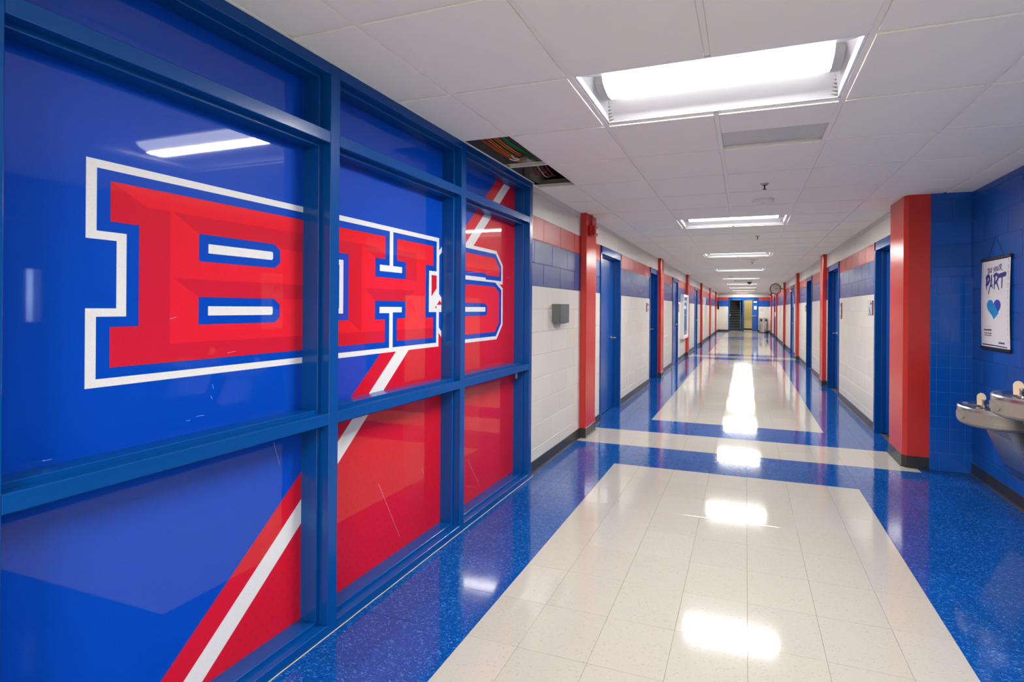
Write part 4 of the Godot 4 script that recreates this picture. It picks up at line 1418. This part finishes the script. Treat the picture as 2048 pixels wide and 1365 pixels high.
	# exit sign
	o = thing("exit_sign", "red glowing EXIT sign over the blue double doorway", "exit sign", V(-0.175, 2.26, ZE - 0.05))
	box(o, "housing", -0.33, -0.02, 2.26, 2.44, ZE - 0.055, ZE, mats.white_plastic, 0.004)
	var er := mat("exit_sign_red", C(230, 40, 40), 0.4)
	er.emission_enabled = true
	er.emission = Color(1.0, 0.12, 0.10)
	er.emission_energy_multiplier = 1.6
	text(o, "letters", "EXIT", 0.15, V(-0.175, 2.35, ZE - 0.057), Basis(), er, true)
	var ol := OmniLight3D.new()
	ol.name = "exit_sign_glow"
	ol.light_color = Color(1.0, 0.25, 0.2)
	ol.light_energy = 0.05
	ol.light_size = 0.06
	ol.omni_range = 40.0
	ol.omni_attenuation = 2.0
	ol.shadow_enabled = true
	add_child(ol)
	ol.position = V(-0.175, 2.35, ZE - 0.12)

func sign_plate(label: String, x: float, dir: float, z0: float, z1: float, y0: float, y1: float, lines: int) -> void:
	var o := thing("room_sign", label, "sign", V(x, y0, (z0 + z1) / 2))
	box(o, "backing", x, x + dir * 0.012, y0, y1, z0, z1, mat("sign_maroon", C(122, 44, 44), 0.5), 0.003)
	var m := mat("sign_grey", C(182, 184, 186), 0.45)
	var ym := (y0 + y1) / 2
	for e in [[y0 + 0.004, ym - 0.002], [ym + 0.002, y1 - 0.004]]:
		box(o, "insert", x + dir * 0.012, x + dir * 0.015, e[0], e[1], z0 + 0.012, z1, m, 0.001)
	var ink := mat("sign_ink", C(38, 52, 104), 0.6)
	var bs := Basis(Vector3.UP, PI / 2 * dir)
	if lines == 2:
		text(o, "lettering", "IPE", 0.045, V(x + dir * 0.0155, ym - 0.028, (z0 + z1) / 2), bs, ink, true)
		text(o, "lettering", "CTR", 0.045, V(x + dir * 0.0155, ym - 0.06, (z0 + z1) / 2), bs, ink, true)
		box(o, "pictogram", x + dir * 0.015, x + dir * 0.016, ym + 0.035, ym + 0.065, z0 + 0.03, z0 + 0.08, ink, 0.0)
	else:
		box(o, "pictogram", x + dir * 0.015, x + dir * 0.016, y1 - 0.05, y1 - 0.02, z0 + 0.03, z1 - 0.06, ink, 0.0)
		box(o, "pictogram", x + dir * 0.015, x + dir * 0.016, y0 + 0.03, y0 + 0.05, z0 + 0.06, z1 - 0.06, ink, 0.0)

# =====================================================================================  things on the ceiling
func sprinkler(label: String, x: float, z: float) -> void:
	var o := thing("sprinkler_head", label, "sprinkler", V(x, H, z), "sprinkler heads")
	var s := begin()
	lathe(s, [Vector2(0.02, -0.012), Vector2(0.026, -0.010), Vector2(0.036, -0.001), Vector2(0.037, 0.002)], V(x, H, z), Vector3.UP, 20)
	part(o, "escutcheon", s, mats.satin_steel)
	s = begin()
	tube(s, [V(x, H, z), V(x, H - 0.045, z)], 0.006, 8)
	lathe(s, [Vector2(0.0, -0.047), Vector2(0.016, -0.047), Vector2(0.016, -0.044), Vector2(0.0, -0.044)], V(x, H, z), Vector3.UP, 14)
	lathe(s, [Vector2(0.02, -0.012), Vector2(0.0, -0.014)], V(x, H, z), Vector3.UP, 14)
	part(o, "nozzle", s, mats.black)

func build_ceiling_things() -> void:
	sprinkler("sprinkler head just short of the round white access point", 0.141, 4.24)
	sprinkler("sprinkler head beyond the second light, on its own in a panel", 0.15, 7.2)
	sprinkler("sprinkler head beside the square white detector plate", 0.128, 11.1)
	var o := thing("access_point", "flat round white access point on the ceiling", "access point", V(0.15, H, 4.86))
	var s := begin()
	lathe(s, [Vector2(0.0, -0.036), Vector2(0.06, -0.035), Vector2(0.09, -0.029), Vector2(0.1, -0.016), Vector2(0.096, 0.0)], V(0.15, H, 4.86), Vector3.UP, 36)
	part(o, "shell", s, mats.white_plastic)
	box(o, "badge", 0.14, 0.165, H - 0.0365, H - 0.034, 4.815, 4.825, mats.grey_box, 0.0)
	o = thing("detector_plate", "square white detector plate on the ceiling past the third light", "detector", V(0.13, H, 10.6))
	box(o, "plate", 0.02, 0.24, H - 0.012, H, 10.5, 10.72, mats.white_plastic, 0.003)
	s = begin()
	lathe(s, [Vector2(0.0, -0.035), Vector2(0.04, -0.03), Vector2(0.05, -0.01)], V(0.13, H, 10.61), Vector3.UP, 20)
	part(o, "sensor", s, mats.white_plastic)
	o = thing("dome_camera", "dark dome camera hanging from the ceiling farther down the corridor", "camera", V(0.12, H, 18.4))
	s = begin()
	lathe(s, [Vector2(0.09, -0.05), Vector2(0.1, -0.04), Vector2(0.1, 0.0)], V(0.12, H, 18.4), Vector3.UP, 24)
	part(o, "housing", s, mats.white_plastic)
	s = begin()
	lathe(s, [Vector2(0.0, -0.13), Vector2(0.045, -0.115), Vector2(0.075, -0.085), Vector2(0.085, -0.05)], V(0.12, H, 18.4), Vector3.UP, 24)
	part(o, "dome", s, mats.dark_glass)
	o = thing("smoke_detector", "round smoke detector on the ceiling before the fifth light", "detector", V(-0.46, H, 15.9))
	s = begin()
	lathe(s, [Vector2(0.0, -0.05), Vector2(0.05, -0.045), Vector2(0.08, -0.02), Vector2(0.085, 0.0)], V(-0.46, H, 15.9), Vector3.UP, 24)
	part(o, "shell", s, mats.white_plastic)
	o = thing("ceiling_vent", "flat grey return vent in the ceiling beside the dome camera", "vent", V(-0.19, H, 18.4))
	box(o, "frame", -0.42, 0.0, H - 0.01, H, 18.25, 18.55, mats.slot_metal, 0.002)
	for k in 5: box(o, "blade", -0.4, -0.02, H - 0.014, H - 0.009, 18.28 + 0.055 * k, 18.3 + 0.055 * k, mats.white_plastic, 0.001)

# =====================================================================================  the open ceiling bays
func build_hole() -> void:
	var runs := [["orange", C(236, 112, 16), -1.785, -1.685], ["orange", C(236, 112, 16), -1.782, -1.675], ["blue", C(40, 84, 160), -1.762, -1.70], ["green", C(36, 140, 78), -1.748, -1.66], ["orange", C(236, 112, 16), -1.734, -1.668], ["orange", C(236, 112, 16), -1.726, -1.655], ["green", C(24, 112, 52), -1.712, -1.62], ["green", C(24, 112, 52), -1.70, -1.61], ["orange", C(224, 96, 20), -1.684, -1.592], ["orange", C(224, 96, 20), -1.674, -1.58], ["green", C(40, 160, 90), -1.66, -1.55], ["green", C(40, 160, 90), -1.648, -1.538], ["green", C(24, 112, 52), -1.63, -1.495], ["grey", C(84, 80, 74), -1.60, -1.47]]
	for i in runs.size():
		var xa: float = runs[i][2]
		var xb: float = runs[i][3]
		var lift := 0.009 * (i % 4)
		var s := begin()
		tube(s, curve(V(xa + 0.004, 2.66 + lift, 2.5), V(xa, 2.61 + lift, 2.85), V(xa + 0.01, 2.55 + lift, 3.05), V(xb, 2.54 + lift, 3.42), 18), 0.0042, 7)
		var o := MeshInstance3D.new()
		o.name = numbered("data_cable")
		o.mesh = s.commit()
		o.material_override = mat("cable_%s_%d" % [runs[i][0], i % 3], runs[i][1], 0.5)
		add_child(o)
		tag(o, runs[i][0] + " data cable strung above the open ceiling bay", "cable", runs[i][0] + " data cables above the open ceiling bay")
	# octagonal junction box
	var c := V(-1.585, 2.518, 3.27)
	var o := thing("junction_box", "pale octagonal junction box above the open ceiling bay", "junction box", c)
	var s := begin()
	var oct := []
	for k in 8: oct.append(Vector2.from_angle(TAU * (k + 0.5) / 8) * 0.058)
	slab(s, oct, c, Vector3(0.95, 0.1, 0.25) * 0.75, Vector3(-0.1, 0.35, 0.0) * 0.75, V(0.03, -0.004, 0.12))
	part(o, "can", s, mat("galvanised", C(172, 164, 152), 0.5, 0.3))
	s = begin()
	tube(s, [c + V(-0.04, 0.0, 0.01), c + V(-0.07, -0.008, -0.01), c + V(-0.1, 0.0, -0.03)], 0.005, 6)
	tube(s, [c + V(-0.03, 0.0, 0), c + V(-0.06, 0.0, -0.03), c + V(-0.055, 0.008, -0.08)], 0.005, 6)
	part(o, "cut_wire", s, mats.white_plastic)
	# steel box with loose wires in the second bay
	o = thing("electrical_box", "open grey electrical box with loose red wires above the ceiling", "electrical box", V(-1.6, 2.5, 3.55))
	s = begin()
	sbox(s, -1.795, -1.735, 2.50, 2.80, 3.72, 3.74, 0.001)
	sbox(s, -1.745, -1.725, 2.50, 2.80, 3.74, 3.98, 0.001)
	sbox(s, -1.74, -1.40, 2.50, 2.545, 3.95, 3.96, 0.001)
	part(o, "casing", s, mats.plenum_block)
	var wires := [C(150, 40, 34), C(160, 52, 40), C(196, 188, 176), C(196, 188, 176), C(150, 40, 34), C(204, 96, 28)]
	for i in wires.size():
		s = begin()
		var a := V(-1.71 + 0.02 * i, 2.60 + 0.015 * (i % 3), 3.60)
		tube(s, curve(a, a + V(0.04, -0.05, 0.08), a + V(-0.02 + 0.02 * i, -0.14, 0.12), a + V(0.05, 0.02 - 0.02 * i, 0.26), 14), 0.004, 6)
		part(o, "loose_wire", s, mat("wire_%d" % (i % 4), wires[i], 0.5))
